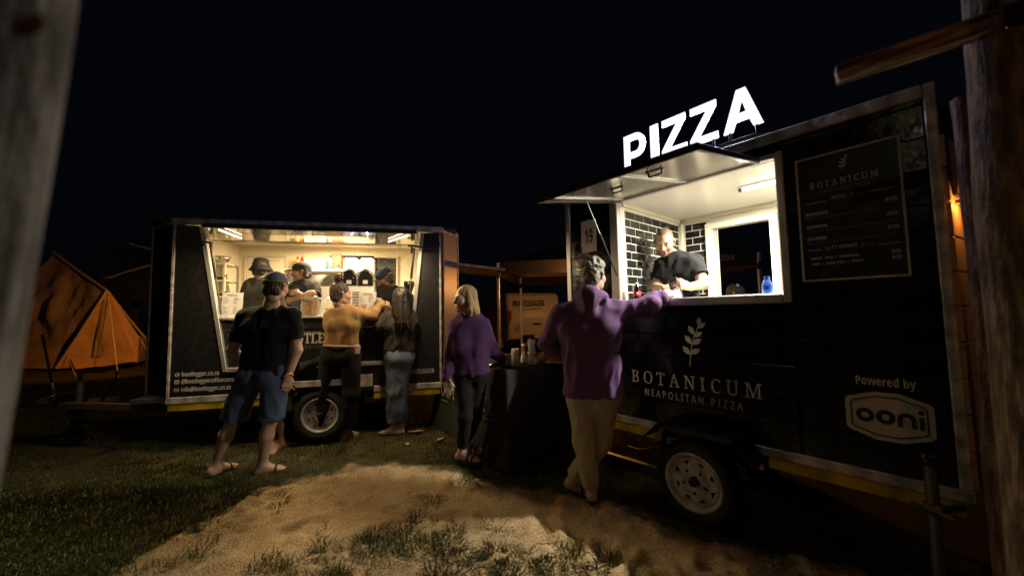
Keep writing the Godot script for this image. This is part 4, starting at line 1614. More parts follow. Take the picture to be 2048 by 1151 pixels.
func drinks(o: Node3D) -> void:
	var w := func(p: Vector3) -> Vector3: return o.transform * p
	var c := thing("cola_bottle", "small cola bottle with a red label on the pizza counter", "bottle", w.call(Vector3(.115, .0855, -.085)))
	part(c, "bottle", lathe([Vector2(0, 0), Vector2(.026, .001), Vector2(.030, .01), Vector2(.027, .04), Vector2(.030, .075), Vector2(.029, .095), Vector2(.016, .128), Vector2(.012, .136)], 20), M.cola)
	part(c, "label", lathe([Vector2(.0305, .040), Vector2(.0312, .042), Vector2(.0312, .078), Vector2(.0305, .080)], 20), M.red_label)
	part(c, "cap", lathe([Vector2(.0135, .137), Vector2(.014, .139), Vector2(.014, .152), Vector2(0, .153)], 16), M.white_plastic)
	words(c, "lettering", "~", Vector2(-.012, .055), .02, .012, .032, M.paper, "Droid Sans", true, .001)
	var s := thing("pump_bottle", "round clear bottle with a dark pump beside the cola", "bottle", w.call(Vector3(.305, .0855, -.10)))
	part(s, "bottle", lathe([Vector2(0, 0), Vector2(.032, .001), Vector2(.034, .01), Vector2(.033, .045), Vector2(.014, .062), Vector2(.012, .068)], 20), M.clear_plastic)
	part(s, "pump", lathe([Vector2(.013, .068), Vector2(.013, .082), Vector2(.006, .084), Vector2(.005, .10), Vector2(0, .10)], 12), M.plastic_black)
	part(s, "liquid", lathe([Vector2(0, .004), Vector2(.030, .004), Vector2(.030, .036), Vector2(0, .036)], 16), M.white_plastic)
	var b := thing("water_bottle", "clear water bottle with a blue cap at the right of the pizza counter", "bottle", w.call(Vector3(1.052, .0855, -.07)))
	part(b, "bottle", lathe([Vector2(0, 0), Vector2(.028, .001), Vector2(.031, .008), Vector2(.031, .062), Vector2(.030, .072), Vector2(.018, .098), Vector2(.013, .102)], 24), M.blue_water)
	part(b, "cap", lathe([Vector2(.015, .101), Vector2(.016, .104), Vector2(.016, .122), Vector2(0, .123)], 18), M.blue_plastic)
	part(b, "label", lathe([Vector2(.0314, .034), Vector2(.0318, .035), Vector2(.0318, .062), Vector2(.0314, .063)], 24), M.blue_plastic)
	var t := thing("card_terminal", "black card terminal with a lit pale screen over the pizza counter", "card machine", w.call(Vector3(0.424, 0.165, -0.130)), -.55)
	var tb := Basis(Vector3.RIGHT, .55) * Basis(Vector3.BACK, .18)
	part(t, "case", box(Vector3(.075, .165, .03), .010), M.plastic_black, Vector3.ZERO, tb)
	part(t, "screen", box(Vector3(.058, .078, .004), .001), M.screen_glow, tb * Vector3(0, -.032, .0165), tb)
	part(t, "printer_lid", box(Vector3(.07, .05, .025), .010), M.steel_black, tb * Vector3(0, .065, -.02), tb)
	lamp(t, tb * Vector3(0, -.03, .03), Color(.6, .68, 1.0), .002, .01)
	var n := thing("number_sign", "white paper sign with number 19 taped beside the pizza hatch", "sign", w.call(Vector3(-.295, .688, .003)), o.rotation.y)
	part(n, "sheet", box(Vector3(.168, .29, .0015), .0003), M.paper_pink)
	words(n, "lettering", "19", Vector2(-.040, -.060), .085, .125, .001, M.lettering_dark, "Droid Sans", true, .001)
	for k in [[-.06, -.135], [.06, -.135], [0.0, .14]]:
		part(n, "tape", box(Vector3(.02, .025, .0006), .0002), M.white_plastic, Vector3(k[0], k[1], .0012))

# ---------------------------------------------------------------- coffee trailer
func coffee_trailer() -> void:
	var o := thing("food_trailer", "black coffee trailer with a slanted hatch opening and cream walls inside", "food trailer", Vector3(-2.217, 1.43, -4.203), .2336)
	var pb: Material = M.panel_black
	var al: Material = M.aluminium
	# front: four panels round the slanted opening (it narrows downwards)
	var tl := Vector2(-1.075, .985)
	var tr := Vector2(1.165, .985)
	var bl := Vector2(-.815, -.535)
	var br := Vector2(1.010, -.535)
	part(o, "front_panel", extrude(PackedVector2Array([Vector2(-1.330, -.79), Vector2(bl.x - .02, -.79), Vector2(bl.x - .02, bl.y), Vector2(tl.x - .02, tl.y), Vector2(-1.330, 1.0)]), .03), pb, Vector3(0, 0, -.02))
	part(o, "front_panel", extrude(PackedVector2Array([Vector2(br.x + .02, -.79), Vector2(1.378, -.79), Vector2(1.378, 1.0), Vector2(tr.x + .02, tr.y), Vector2(br.x + .02, br.y)]), .03), pb, Vector3(0, 0, -.02))
	span(o, "front_panel", Vector3(bl.x - .018, -.79, -.035), Vector3(br.x + .018, -.56, -.005), pb)
	span(o, "counter_front", Vector3(-.90, -.53, -.05), Vector3(1.06, -.125, -.02), pb)
	span(o, "counter_front", Vector3(-.93, -.120, -.05), Vector3(1.08, -.012, -.012), pb)
	span(o, "groove_strip", Vector3(-.90, -.124, -.03), Vector3(1.06, -.121, -.011), M.steel_grey, .0005)
	beam(o, "hatch_frame", Vector3(bl.x - .018, bl.y - .02, 0), Vector3(tl.x - .018, tl.y, 0), .042, .05, al)
	beam(o, "hatch_frame", Vector3(br.x + .018, br.y - .02, 0), Vector3(tr.x + .018, tr.y, 0), .042, .05, al)
	beam(o, "hatch_frame", Vector3(bl.x + .005, -.538, .0), Vector3(-.15, -.538, .0), .042, .05, al)
	beam(o, "hatch_frame", Vector3(-.148, -.535, .0), Vector3(br.x - .005, -.535, .0), .042, .05, al)
	for k in 9:
		var t := (k + .5) / 9.0
		part(o, "rivet", sphere(.006, 6), M.steel_grey, Vector3(lerpf(bl.x, tl.x, t) - .024, lerpf(bl.y, tl.y, t), .025))
		part(o, "rivet", sphere(.006, 6), M.steel_grey, Vector3(-1.343, lerpf(-.7, .95, t), .012))
	span(o, "corner_post", Vector3(-1.356, -.79, -.04), Vector3(-1.331, 1.0, .010), M.pale_rail)
	span(o, "corner_post", Vector3(1.379, -.79, -.04), Vector3(1.404, 1.0, .010), M.pale_rail)
	span(o, "top_rail", Vector3(-1.358, 1.002, -.04), Vector3(1.406, 1.068, .012), M.pale_rail, .006)
	span(o, "bottom_rail", Vector3(-1.358, -.858, -.04), Vector3(-.16, -.792, .012), M.pale_rail, .006)
	span(o, "bottom_rail", Vector3(.64, -.858, -.04), Vector3(1.406, -.792, .012), M.pale_rail, .006)
	span(o, "reflective_strip", Vector3(-1.34, -.93, -.06), Vector3(-.20, -.861, .004), M.yellow_tape, .003)
	span(o, "reflective_strip", Vector3(.64, -.93, -.06), Vector3(1.38, -.861, .004), M.yellow_tape, .003)
	# slanted end panels
	for e in [[Vector3(-1.36, 0, -.03), Vector3(-1.72, 0, -.34), pb], [Vector3(1.408, 0, -.03), Vector3(1.63, 0, -.36), M.panel_tan]]:
		var a: Vector3 = e[0]
		var b: Vector3 = e[1]
		var d := (b - a).normalized()
		var bs := Basis(d, Vector3.UP, d.cross(Vector3.UP))
		var m := (a + b) / 2
		part(o, "end_panel", box(Vector3(a.distance_to(b) - .07, 1.79, .03), .004), e[2], m + Vector3(0, .105, 0), bs)
		part(o, "end_rail", box(Vector3(a.distance_to(b), .066, .045), .005), M.pale_rail, m + Vector3(0, 1.035, 0), bs)
		part(o, "end_rail", box(Vector3(a.distance_to(b), .066, .045), .005), M.pale_rail, m + Vector3(0, -.825, 0), bs)
		part(o, "end_rail", box(Vector3(.034, 1.79, .045), .005), M.pale_rail, b - d * .017 + Vector3(0, .105, 0), bs)
	span(o, "end_wall", Vector3(-1.73, -.85, -1.36), Vector3(-1.70, 1.06, -.36), pb)
	span(o, "end_wall", Vector3(1.60, -.85, -1.36), Vector3(1.63, 1.06, -.38), M.panel_tan)
	span(o, "roof", Vector3(-1.70, 1.035, -1.38), Vector3(1.60, 1.066, -.042), M.frame_dark)
	span(o, "floor", Vector3(-1.70, -.85, -1.36), Vector3(1.60, -.80, -.06), M.steel_grey)
	# inside
	var cp: Material = M.cream_panel
	span(o, "ceiling", Vector3(-1.31, 1.005, -1.30), Vector3(1.36, 1.03, -.045), cp)
	span(o, "side_wall", Vector3(-1.31, -.80, -1.29), Vector3(-1.285, 1.003, -.04), cp)
	span(o, "side_wall", Vector3(1.335, -.80, -1.29), Vector3(1.36, 1.003, -.04), cp)
	for r in [[-1.285, .50, -.8, 1.003], [.80, 1.335, -.8, 1.003], [.50, .80, -.8, .12], [.50, .80, .865, 1.003]]:
		span(o, "back_wall", Vector3(r[0], r[2], -1.30), Vector3(r[1], r[3], -1.27), cp, .002)
	span(o, "seam", Vector3(-.48, .885, -1.269), Vector3(-.474, 1.0, -1.266), M.cream_trim, .001)
	span(o, "seam", Vector3(.40, .885, -1.269), Vector3(.406, 1.0, -1.266), M.cream_trim, .001)
	var dr := thing_part(o, "door")
	for r in [[-1.20, .845, -.67, .872], [-1.20, -.7, -1.175, .844], [-.70, -.7, -.67, .844]]:
		span(dr, "frame", Vector3(r[0], r[1], -1.268), Vector3(r[2], r[3], -1.245), M.cream_trim, .004)
	span(dr, "leaf", Vector3(-1.172, -.7, -1.268), Vector3(-.703, .842, -1.256), cp, .003)
	span(dr, "moulding", Vector3(-1.13, .79, -1.255), Vector3(-.74, .80, -1.249), M.cream_trim, .002)
	span(dr, "handle", Vector3(-.745, .10, -1.25), Vector3(-.725, .24, -1.225), M.steel_black, .004)
	var wn := thing_part(o, "back_window")
	for r in [[.472, .862, .828, .890], [.472, .10, .50, .861], [.80, .10, .828, .861], [.472, .085, .828, .099]]:
		span(wn, "frame", Vector3(r[0], r[1], -1.268), Vector3(r[2], r[3], -1.240), M.cream_trim, .004)
	span(wn, "pane", Vector3(.502, .122, -1.287), Vector3(.798, .863, -1.283), M.glass, .0005)
	var il := thing_part(o, "light_tube")  # this tube is out of view; placed to light the cream interior
	span(il, "fitting", Vector3(-.25, .985, -.64), Vector3(.25, 1.004, -.60), M.white_plastic, .003)
	bar(il, "tube", Vector3(-.23, .972, -.62), Vector3(.23, .972, -.62), .010, M.led_glow)
	strip_light(il, Vector3(-.22, .972, -.62), Vector3(.22, .972, -.62), Vector3(0, -.012, 0), .02, Color(1.0, .88, .67), 6.5)
	# work counter and its items' shelf
	span(o, "counter", Vector3(-.955, -.010, -.38), Vector3(1.09, .012, .022), al, .005)
	span(o, "back_counter", Vector3(-.62, -.02, -1.265), Vector3(1.33, .01, -.95), al, .004)
	span(o, "splashback", Vector3(-.60, .012, -1.266), Vector3(.45, .62, -1.260), M.under_flap, .001)
	var sh := thing_part(o, "wall_shelf")
	span(sh, "board", Vector3(-.645, .630, -1.262), Vector3(.45, .655, -1.02), M.cream_trim, .004)
	span(sh, "bracket", Vector3(-.640, .45, -1.262), Vector3(-.625, .628, -1.10), M.cream_trim, .003)
	span(sh, "bracket", Vector3(.40, .45, -1.262), Vector3(.415, .628, -1.10), M.cream_trim, .003)
	# hatch: raised, mirror-bright underneath, wider at the hinge than at its lip
	var h0 := Vector3(0, .83, .012)
	var h1 := Vector3(0, .805, .80)
	var hd := (h1 - h0).normalized()
	var hn := hd.cross(Vector3.RIGHT).normalized()
	if hn.y < 0:
		hn = -hn
	var hb := Basis(Vector3.RIGHT, hd, Vector3.RIGHT.cross(hd))
	var hl := h0.distance_to(h1)
	var fl := thing_part(o, "hatch")
	var shape := PackedVector2Array([Vector2(-1.03, 0), Vector2(1.13, 0), Vector2(1.125, hl), Vector2(-.69, hl)])
	part(fl, "skin", extrude(shape, .012), M.vinyl_black, h0 + hn * .030, hb)
	part(fl, "lining", extrude(PackedVector2Array([Vector2(-1.0, .02), Vector2(1.10, .02), Vector2(1.095, hl - .02), Vector2(-.67, hl - .02)]), .006), M.mirror_flap, h0 + hn * .012, hb)
	beam(fl, "edge_frame", h1 + Vector3(-.69, 0, 0) + hn * .018, h1 + Vector3(1.125, 0, 0) + hn * .018, .040, .03, M.frame_dark, hd)
	beam(fl, "edge_frame", h0 + Vector3(-1.03, 0, 0) + hn * .016, h1 + Vector3(-.69, 0, 0) + hn * .016, .036, .028, al, hn)
	beam(fl, "edge_frame", h0 + Vector3(1.13, 0, 0) + hn * .016, h1 + Vector3(1.125, 0, 0) + hn * .016, .036, .028, al, hn)
	span(o, "hatch_header", Vector3(-1.05, .835, -.03), Vector3(1.14, .98, .004), M.cream_trim, .004)
	for q in [[Vector3(-0.601, 0.805, 0.740), Vector3(-0.611, 0.789, 0.250)], [Vector3(1.038, 0.815, 0.740), Vector3(0.822, 0.800, 0.250)]]:
		var a := h0 + hd * .72 + hn * -.006
		var b := h0 + hd * .28 + hn * -.006
		a.x = q[0].x
		b.x = q[1].x
		var f := thing_part(o, "light_tube")
		beam(f, "fitting", a + hn * .008, b + hn * .008, .022, .008, M.white_plastic, hn, .002)
		bar(f, "tube", a, b, .008, M.led_glow)
		strip_light(f, a.lerp(b, .02), a.lerp(b, .98), -hn * .0095, .015, Color(1.0, .87, .66), 2.0)
	# gas struts and hinges
	for x in [[-.985, -.885, -1.0], [1.085, 1.02, 1.09]]:
		var a := Vector3(x[0], .79, .06)
		var b := Vector3(x[1], .05, .015)
		bar(o, "gas_strut", a, a.lerp(b, .48), .015, M.plastic_black)
		bar(o, "gas_strut", a.lerp(b, .46), b, .007, M.steel_grey)
		beam(o, "strut_bracket", Vector3(x[2] - .07, .79, .22), Vector3(x[2] + .10, .775, .20), .02, .03, M.steel_black)
		beam(o, "strut_bracket", Vector3(x[2] - .03, .80, .08), Vector3(x[2] - .03, .72, .12), .02, .02, M.steel_black)
	bar(o, "cable", Vector3(-.80, .79, .22), Vector3(.95, .785, .20), .004, M.plastic_black)
	# side hatches at both ends, propped open
	var e0 := thing_part(o, "side_hatch")
	beam(e0, "panel", Vector3(1.64, .67, -.8), Vector3(2.28, .60, -.8), .035, .80, M.pale_rail, Vector3(0, 0, 1))
	var e1 := thing_part(o, "side_hatch")
	beam(e1, "panel", Vector3(-1.74, .78, -.8), Vector3(-2.02, .86, -.8), .03, .7, M.pale_rail, Vector3(0, 0, 1))
	# print
	var w: Material = M.lettering_white
	words(o, "lettering", "bootlegger.co.za", Vector2(-1.228, -.598), .330, .062, -.0035, w)
	words(o, "lettering", "@bootleggercoffeecompany", Vector2(-1.228, -.672), .555, .062, -.0035, w)
	words(o, "lettering", "info@bootlegger.co.za", Vector2(-1.226, -.752), .440, .062, -.0035, w)
	var ic := []
	ic.append_array(stroke(arc(Vector2(-1.270, -.565), .018, 0, TAU, 16), .005))
	ic.append_array(stroke([Vector2(-1.284, -.565), Vector2(-1.256, -.565)], .004))
	ic.append_array(stroke(arc(Vector2(-1.270, -.638), .008, 0, TAU, 12), .004))
	ic.append_array(stroke([Vector2(-1.287, -.655), Vector2(-1.253, -.655), Vector2(-1.253, -.621), Vector2(-1.287, -.621)], .005, true))
	ic.append_array(stroke([Vector2(-1.289, -.732), Vector2(-1.251, -.732), Vector2(-1.251, -.706), Vector2(-1.289, -.706)], .005, true))
	ic.append_array(stroke([Vector2(-1.287, -.708), Vector2(-1.270, -.720), Vector2(-1.253, -.708)], .004))
	var st := begin()
	var dz := 0.0
	for p in ic:
		dz += .00005
		extrude(p, .002, st, Transform3D(Basis.IDENTITY, Vector3(0, 0, dz)))
	part(o, "printed_icons", done(st), w, Vector3(0, 0, -.0035))
	words(o, "lettering", "BOOTLEGGER", Vector2(-.335, -.290), .76, .110, -.0175, w, "Droid Serif", true)
	words(o, "lettering", "EST 2013 CAPE TOWN  -  SOUTH AFRICA", Vector2(-.235, -.188), .58, .024, -.0175, w, "Droid Sans", true)
	words(o, "lettering", "COFFEE COMPANY", Vector2(-.235, -.345), .53, .036, -.0175, M.lettering_gold, "Droid Serif", true)
	words(o, "lettering", "BOOTLEGGER", Vector2(1.030, -.680), .286, .050, -.0035, M.lettering_grey, "Droid Serif", true)
	span(o, "seam", Vector3(1.09, -.215, -.004), Vector3(1.15, -.210, -.002), M.steel_grey, .0005)
	# running gear
	wheel(o, Vector3(.115, -1.045, .06), .282, .182, .18)
	wheel(o, Vector3(.115, -1.045, -1.1), .282, .182, .18)
	var mg := thing_part(o, "mudguard")
	beam(mg, "plate", Vector3(-.155, -.745, .05), Vector3(.39, -.745, .05), .008, .22, M.steel_black)
	beam(mg, "plate", Vector3(-.157, -.747, .05), Vector3(-.24, -.85, .05), .008, .22, M.steel_black)
	beam(mg, "plate", Vector3(.392, -.747, .05), Vector3(.47, -.85, .05), .008, .22, M.steel_black)
	span(mg, "fascia", Vector3(-.155, -.738, .15), Vector3(.40, -.672, .165), M.pale_rail)
	span(mg, "fascia", Vector3(.402, -.79, .02), Vector3(.63, -.655, .03), M.pale_rail)
	for zz in [-.1, -1.2]:
		span(o, "chassis_beam", Vector3(-1.6, -.93, zz - .04), Vector3(1.55, -.866, zz), M.steel_black)
	for x in [-1.2, -.6, .6, 1.2]:
		span(o, "cross_member", Vector3(x, -.92, -1.15), Vector3(x + .05, -.87, -.15), M.steel_black)
	bar(o, "axle", Vector3(.115, -1.045, -1.0), Vector3(.115, -1.045, .0), .03, M.steel_black)
	# black cloth slung from the rail above the wheel
	var sag := begin(true)
	var prev := []
	for i in 15:
		var t := i / 14.0
		var x := lerpf(-.30, .24, t)
		var top := lerpf(-.50, -.315, t * t * t) + .01
		var bot := lerpf(-.60, -.36, t * t) - .05 * sin(t * PI)
		var col := []
		for k in 7:
			var u := k / 6.0
			col.append(Vector3(x, lerpf(top, bot, u), .052 + .028 * sin(u * PI) + .012 * sin(t * 14 + u * 4)))
		if prev.size():
			for k in 6:
				quad(sag, prev[k], col[k], col[k + 1], prev[k + 1], Vector3(0, 0, 1))
		prev = col
	var sc: StandardMaterial3D = M.cloth_black
	sc.cull_mode = BaseMaterial3D.CULL_DISABLED
	part(o, "slung_cloth", done(sag), sc)
	# drawbar with its jack
	for zz in [-.15, -1.05]:
		beam(o, "drawbar", Vector3(-1.62, -.90, zz), Vector3(-2.62, -.90, -.6 + (zz + .6) * .10), .07, .05, M.drawbar)
	part(o, "coupling", box(Vector3(.20, .045, .06), .015), M.steel_grey, Vector3(-2.76, -.87, -.6))
	part(o, "coupling_handle", box(Vector3(.14, .02, .04), .008), M.silver, Vector3(-2.78, -.82, -.6), Basis(Vector3.BACK, .3))
	part(o, "battery_box", box(Vector3(.22, .10, .14), .015), M.plastic_black, Vector3(-2.56, -.83, -.6))
	var jk := thing_part(o, "jockey_wheel")
	bar(jk, "tube", Vector3(-2.46, -1.06, -.55), Vector3(-2.46, -.66, -.55), .032, M.steel_grey)
	bar(jk, "inner_tube", Vector3(-2.46, -.66, -.55), Vector3(-2.46, -.54, -.55), .018, M.steel_black)
	part(jk, "collar", lathe([Vector2(.032, .04), Vector2(.055, .04), Vector2(.065, -.02), Vector2(.065, -.07), Vector2(.032, -.07)], 18), M.steel_black, Vector3(-2.46, -.93, -.55))
	part(jk, "crank", pipe([Vector3(-2.46, -.55, -.55), Vector3(-2.36, -.55, -.55), Vector3(-2.30, -.56, -.55), Vector3(-2.16, -.53, -.55), Vector3(-2.13, -.57, -.55), Vector3(-2.14, -.67, -.55), Vector3(-2.26, -.88, -.55)], .012, 8), M.steel_black)
	part(jk, "tyre", lathe([Vector2(.03, -.035), Vector2(.085, -.035), Vector2(.098, -.02), Vector2(.098, .02), Vector2(.085, .035), Vector2(.03, .035)], 24), M.rubber, Vector3(-2.46, -1.195, -.55), Basis(Vector3.RIGHT, PI / 2))
	part(jk, "fork", box(Vector3(.09, .16, .10), .01), M.steel_black, Vector3(-2.46, -1.12, -.55))
	coffee_things(o)

func coffee_things(o: Node3D) -> void:
	var w := func(x: float, y: float, z: float) -> Vector3: return o.transform * Vector3(x, y, z)
	var yaw := o.rotation.y
	# two printed menus standing on the counter
	for q in [["white printed menu sheet at the left end of the coffee counter", -.838, .0], ["white printed menu sheet in a clear holder before the slush machine", .552, .0]]:
		var n := thing("menu_sheet", q[0], "menu", w.call(q[1], .012, -.085), yaw, "menu sheets on the coffee counter")
		var tilt := Basis(Vector3.RIGHT, -.12)
		part(n, "holder", box(Vector3(.204, .275, .004), .001), M.clear_plastic, tilt * Vector3(0, .138, .004), tilt)
		part(n, "sheet", box(Vector3(.198, .268, .0015), .0003), M.paper, tilt * Vector3(0, .138, 0), tilt)
		words(n, "lettering", "COFFEE MENU", Vector2(-.05, .238), .10, .012, .0025 - .244 * .119, M.lettering_dark)
		for c in 2:
			for r in 9:
				if r == 4:
					continue
				var y := .215 - r * .021
				words(n, "lettering", ["Espresso 22", "Cortado 26", "Flat white 28", "Latte 30", "-", "Mocha 34", "Chai 32", "Tea 18", "Iced 36"][(r + c * 3) % 9], Vector2(-.085 + c * .098, y), .03 + .012 * ((r * 7 + c) % 3), .007, .0025 - y * .119, M.lettering_dim)
	# biscuit jars
	for q in [["square glass jar of biscuits with a flat lid on the coffee counter", -.072, .20, false, -.16], ["round glass biscuit jar with a knobbed lid beside the square jar", .115, .17, true, -.20]]:
		var n := thing("biscuit_jar", q[0], "jar", w.call(q[1], .012, q[4]), yaw, "biscuit jars on the coffee counter")
		if q[3]:
			part(n, "jar", lathe([Vector2(.0, .002), Vector2(.070, .003), Vector2(.082, .02), Vector2(.082, .15), Vector2(.066, .178)], 28), M.clear_plastic)
			part(n, "lid", lathe([Vector2(.070, .180), Vector2(.074, .186), Vector2(.05, .21), Vector2(.014, .218), Vector2(.010, .226), Vector2(.018, .236), Vector2(.0, .245)], 28), M.clear_plastic)
		else:
			part(n, "jar", box(Vector3(.185, .195, .15), .02), M.clear_plastic, Vector3(0, .0985, 0))
			part(n, "lid", box(Vector3(.19, .018, .155), .006), M.silver, Vector3(0, .206, 0))
		for c in (1 if q[3] else 2):
			for r in (10 if not q[3] else 6):
				var x := 0.0 if q[3] else -.042 + .084 * c
				part(n, "biscuit", lathe([Vector2(0, -.006), Vector2(.034, -.006), Vector2(.039, 0), Vector2(.034, .006), Vector2(0, .006)], 12), M.biscuit, Vector3(x + rng.randf_range(-.004, .004), .016 + r * .0155, rng.randf_range(-.006, .006)), Basis.from_euler(Vector3(rng.randf_range(-.08, .08), rng.randf() * 3, rng.randf_range(-.08, .08))))
	var pt := thing("payment_tablet", "dark upright tablet beside the square biscuit jar", "tablet", w.call(-.212, .012, -.10), yaw)
	part(pt, "screen", box(Vector3(.085, .165, .012), .005), M.plastic_black, Vector3(0, .10, 0), Basis(Vector3.RIGHT, -.15))
	part(pt, "stand", box(Vector3(.07, .012, .07), .004), M.plastic_black, Vector3(0, .007, 0))
	# slush machine
	var sl := thing("slush_machine", "white two bowl slush machine with black fronts on the coffee counter", "drink machine", w.call(.435, .012, -.24), yaw)
	part(sl, "cabinet", box(Vector3(.37, .335, .24), .012), M.white_plastic, Vector3(0, .168, 0))
	for c in 2:
		for r in 13:
			part(sl, "vent_slat", box(Vector3(.09, .008, .006), .001), M.steel_black, Vector3(-.115 + .105 * c, .055 + r * .018, .121))
		var x := -.09 + .18 * c
		var dome := PackedVector2Array([Vector2(-.078, 0), Vector2(.078, 0)])
		for p in arc(Vector2(0, .115), .078, 0, PI, 16):
			dome.append(p)
		part(sl, "front_cover", extrude(dome, .05), M.plastic_black, Vector3(x, .345, .105))
		part(sl, "cover_trim", pipe(arc3(Vector3(x, .46, .132), .066), .004, 6), M.silver)
		part(sl, "label", box(Vector3(.055, .045, .003), .001), M.paper, Vector3(x, .39, .132))
		for s in [-1, 1]:
			part(sl, "screw", sphere(.005, 6), M.silver, Vector3(x + .045 * s, .445, .131))
		part(sl, "bowl", box(Vector3(.17, .24, .22), .03), M.clear_plastic, Vector3(x, .57, -.03))
		part(sl, "bowl_lid", box(Vector3(.175, .02, .23), .008), M.steel_black, Vector3(x, .70, -.03))
		part(sl, "auger", lathe([Vector2(.0, -.1), Vector2(.045, -.1), Vector2(.045, .1), Vector2(.0, .1)], 16), M.white_plastic, Vector3(x, .52, -.03), Basis(Vector3.RIGHT, PI / 2))
		part(sl, "lamp_strip", box(Vector3(.13, .012, .10), .003), M.slush_glow, Vector3(x, .682, -.03))
		lamp(sl, Vector3(x, .672, -.03), Color(.82, .84, 1.0), .03, .008)
	# the shelf on the back wall, its things from left to right
	var sy := .6555
	for q in [["yellow sauce bottle with an orange cap on the coffee shelf", -.500, M.yellow_plastic, M.red_plastic], ["red sauce bottle on the coffee shelf", -.445, M.red_plastic, M.red_plastic]]:
		var n := thing("sauce_bottle", q[0], "sauce bottle", w.call(q[1], sy, -1.12), yaw, "sauce bottles on the coffee shelf")
		part(n, "bottle", lathe([Vector2(0, 0), Vector2(.026, 0), Vector2(.028, .01), Vector2(.028, .12), Vector2(.018, .145), Vector2(.012, .15)], 16), q[2])
		part(n, "nozzle", lathe([Vector2(.018, .15), Vector2(.016, .165), Vector2(.004, .195), Vector2(0, .195)], 12), q[3])
	for q in [["stack of white takeaway boxes at the left on the coffee shelf", -.335, .13], ["stack of white takeaway boxes beside the blue water bottle", -.195, .13]]:
		var n := thing("takeaway_boxes", q[0], "takeaway box", w.call(q[1], sy, -1.12), yaw, "takeaway box stacks on the coffee shelf")
		for r in 4:
			part(n, "box", box(Vector3(.128, .033, .16), .004), M.paper, Vector3(rng.randf_range(-.003, .003), .0175 + r * .0345, 0))
	for q in [["small black clip beside the first takeaway boxes", -.265], ["small black clip next to the second takeaway boxes", -.122]]:
		var n := thing("clip", q[0], "clip", w.call(q[1], sy, -1.06), yaw, "black clips on the coffee shelf")
		part(n, "jaw", extrude(PackedVector2Array([Vector2(-.025, 0), Vector2(.025, 0), Vector2(.008, .032), Vector2(-.008, .032)]), .03), M.plastic_black)
		part(n, "grip", pipe([Vector3(-.008, .03, 0), Vector3(-.006, .045, 0), Vector3(.006, .045, 0), Vector3(.008, .03, 0)], .002, 5), M.silver)
	var wb := thing("water_bottle", "teal water bottle with a dark cap on the coffee shelf", "bottle", w.call(-.082, sy, -1.12), yaw)
	part(wb, "bottle", lathe([Vector2(0, 0), Vector2(.034, .0), Vector2(.036, .01), Vector2(.036, .12), Vector2(.014, .175), Vector2(.013, .185)], 20), M.blue_water)
	part(wb, "label", lathe([Vector2(.0366, .05), Vector2(.037, .052), Vector2(.037, .11), Vector2(.0366, .112)], 20), M.teal_label)
	part(wb, "cap", lathe([Vector2(.015, .185), Vector2(.016, .187), Vector2(.016, .203), Vector2(0, .204)], 14), M.plastic_black)
	var rb := thing("coffee_tin", "tall red tin with a round gold badge on the coffee shelf", "tin", w.call(.012, sy, -1.12), yaw)
	part(rb, "tin", box(Vector3(.125, .225, .11), .006), M.red_box, Vector3(0, .113, 0))
	part(rb, "badge", lathe([Vector2(.034, 0), Vector2(.042, 0), Vector2(.042, .002), Vector2(.034, .002)], 24), M.gold_print, Vector3(.018, .14, .0555), Basis(Vector3.RIGHT, PI / 2))
	part(rb, "badge_bar", box(Vector3(.05, .014, .002), .0005), M.gold_print, Vector3(.018, .14, .0565))
	part(rb, "badge_dot", sphere(.010, 8), M.gold_print, Vector3(.018, .158, .055))
	part(rb, "window", box(Vector3(.03, .03, .002), .0005), M.plastic_black, Vector3(.03, .055, .0555))
	# wire rack on the left wall
	var rk := thing("shelf_rack", "pale metal shelf rack at the left end inside the coffee trailer", "rack", w.call(-1.17, -.80, -.62), yaw)
	for x in [-.09, .09]:
		for z in [-.16, .16]:
			span(rk, "post", Vector3(x - .012, 0, z - .012), Vector3(x + .012, 1.44, z + .012), M.cream_trim)
	for y in [.82, 1.05, 1.24, 1.44]:
		span(rk, "shelf", Vector3(-.10, y, -.18), Vector3(.10, y + .015, .18), M.cream_trim, .003)
	var bowl := thing("mixing_bowl", "clear bowl on top of the pale shelf rack", "bowl", w.call(-1.17, .656, -.58), yaw)
	part(bowl, "bowl", lathe([Vector2(.0, .003), Vector2(.045, .004), Vector2(.085, .05), Vector2(.095, .09), Vector2(.091, .09), Vector2(.08, .05), Vector2(.04, .012), Vector2(0, .010)], 24), M.silver)
	for q in [["dark pan on the second shelf of the pale rack", .265], ["dark pan on the third shelf of the pale rack", .456]]:
		var n := thing("pan", q[0], "pan", w.call(-1.165, q[1] + .001, -.52), yaw, "pans on the pale rack")
		part(n, "pan", lathe([Vector2(0, 0), Vector2(.06, 0), Vector2(.085, .035), Vector2(.08, .035), Vector2(.055, .006), Vector2(0, .006)], 20), M.steel_black)
		bar(n, "handle", Vector3(.06, .03, .03), Vector3(.13, .05, .11), .007, M.steel_black)
	# espresso machine behind the man in the bucket hat, coffee grinder at the right
	var em := thing("espresso_machine", "small black and steel espresso machine behind the vendors", "coffee machine", w.call(-.66, .011, -1.11), yaw)
	part(em, "body", box(Vector3(.20, .30, .24), .012), M.steel_grey, Vector3(0, .15, 0))
	part(em, "top_tray", box(Vector3(.22, .03, .26), .006), M.steel_black, Vector3(0, .32, 0))
	part(em, "steam_wand", pipe([Vector3(.05, .33, .10), Vector3(.06, .52, .11), Vector3(.08, .56, .11), Vector3(.10, .52, .12)], .009, 8), M.steel_black)
	for k in 3:
		part(em, "cup", lathe([Vector2(0, 0), Vector2(.02, 0), Vector2(.032, .055), Vector2(.028, .055), Vector2(0, .01)], 14), M.steel_black, Vector3(-.06 + .06 * k, .336, .02))
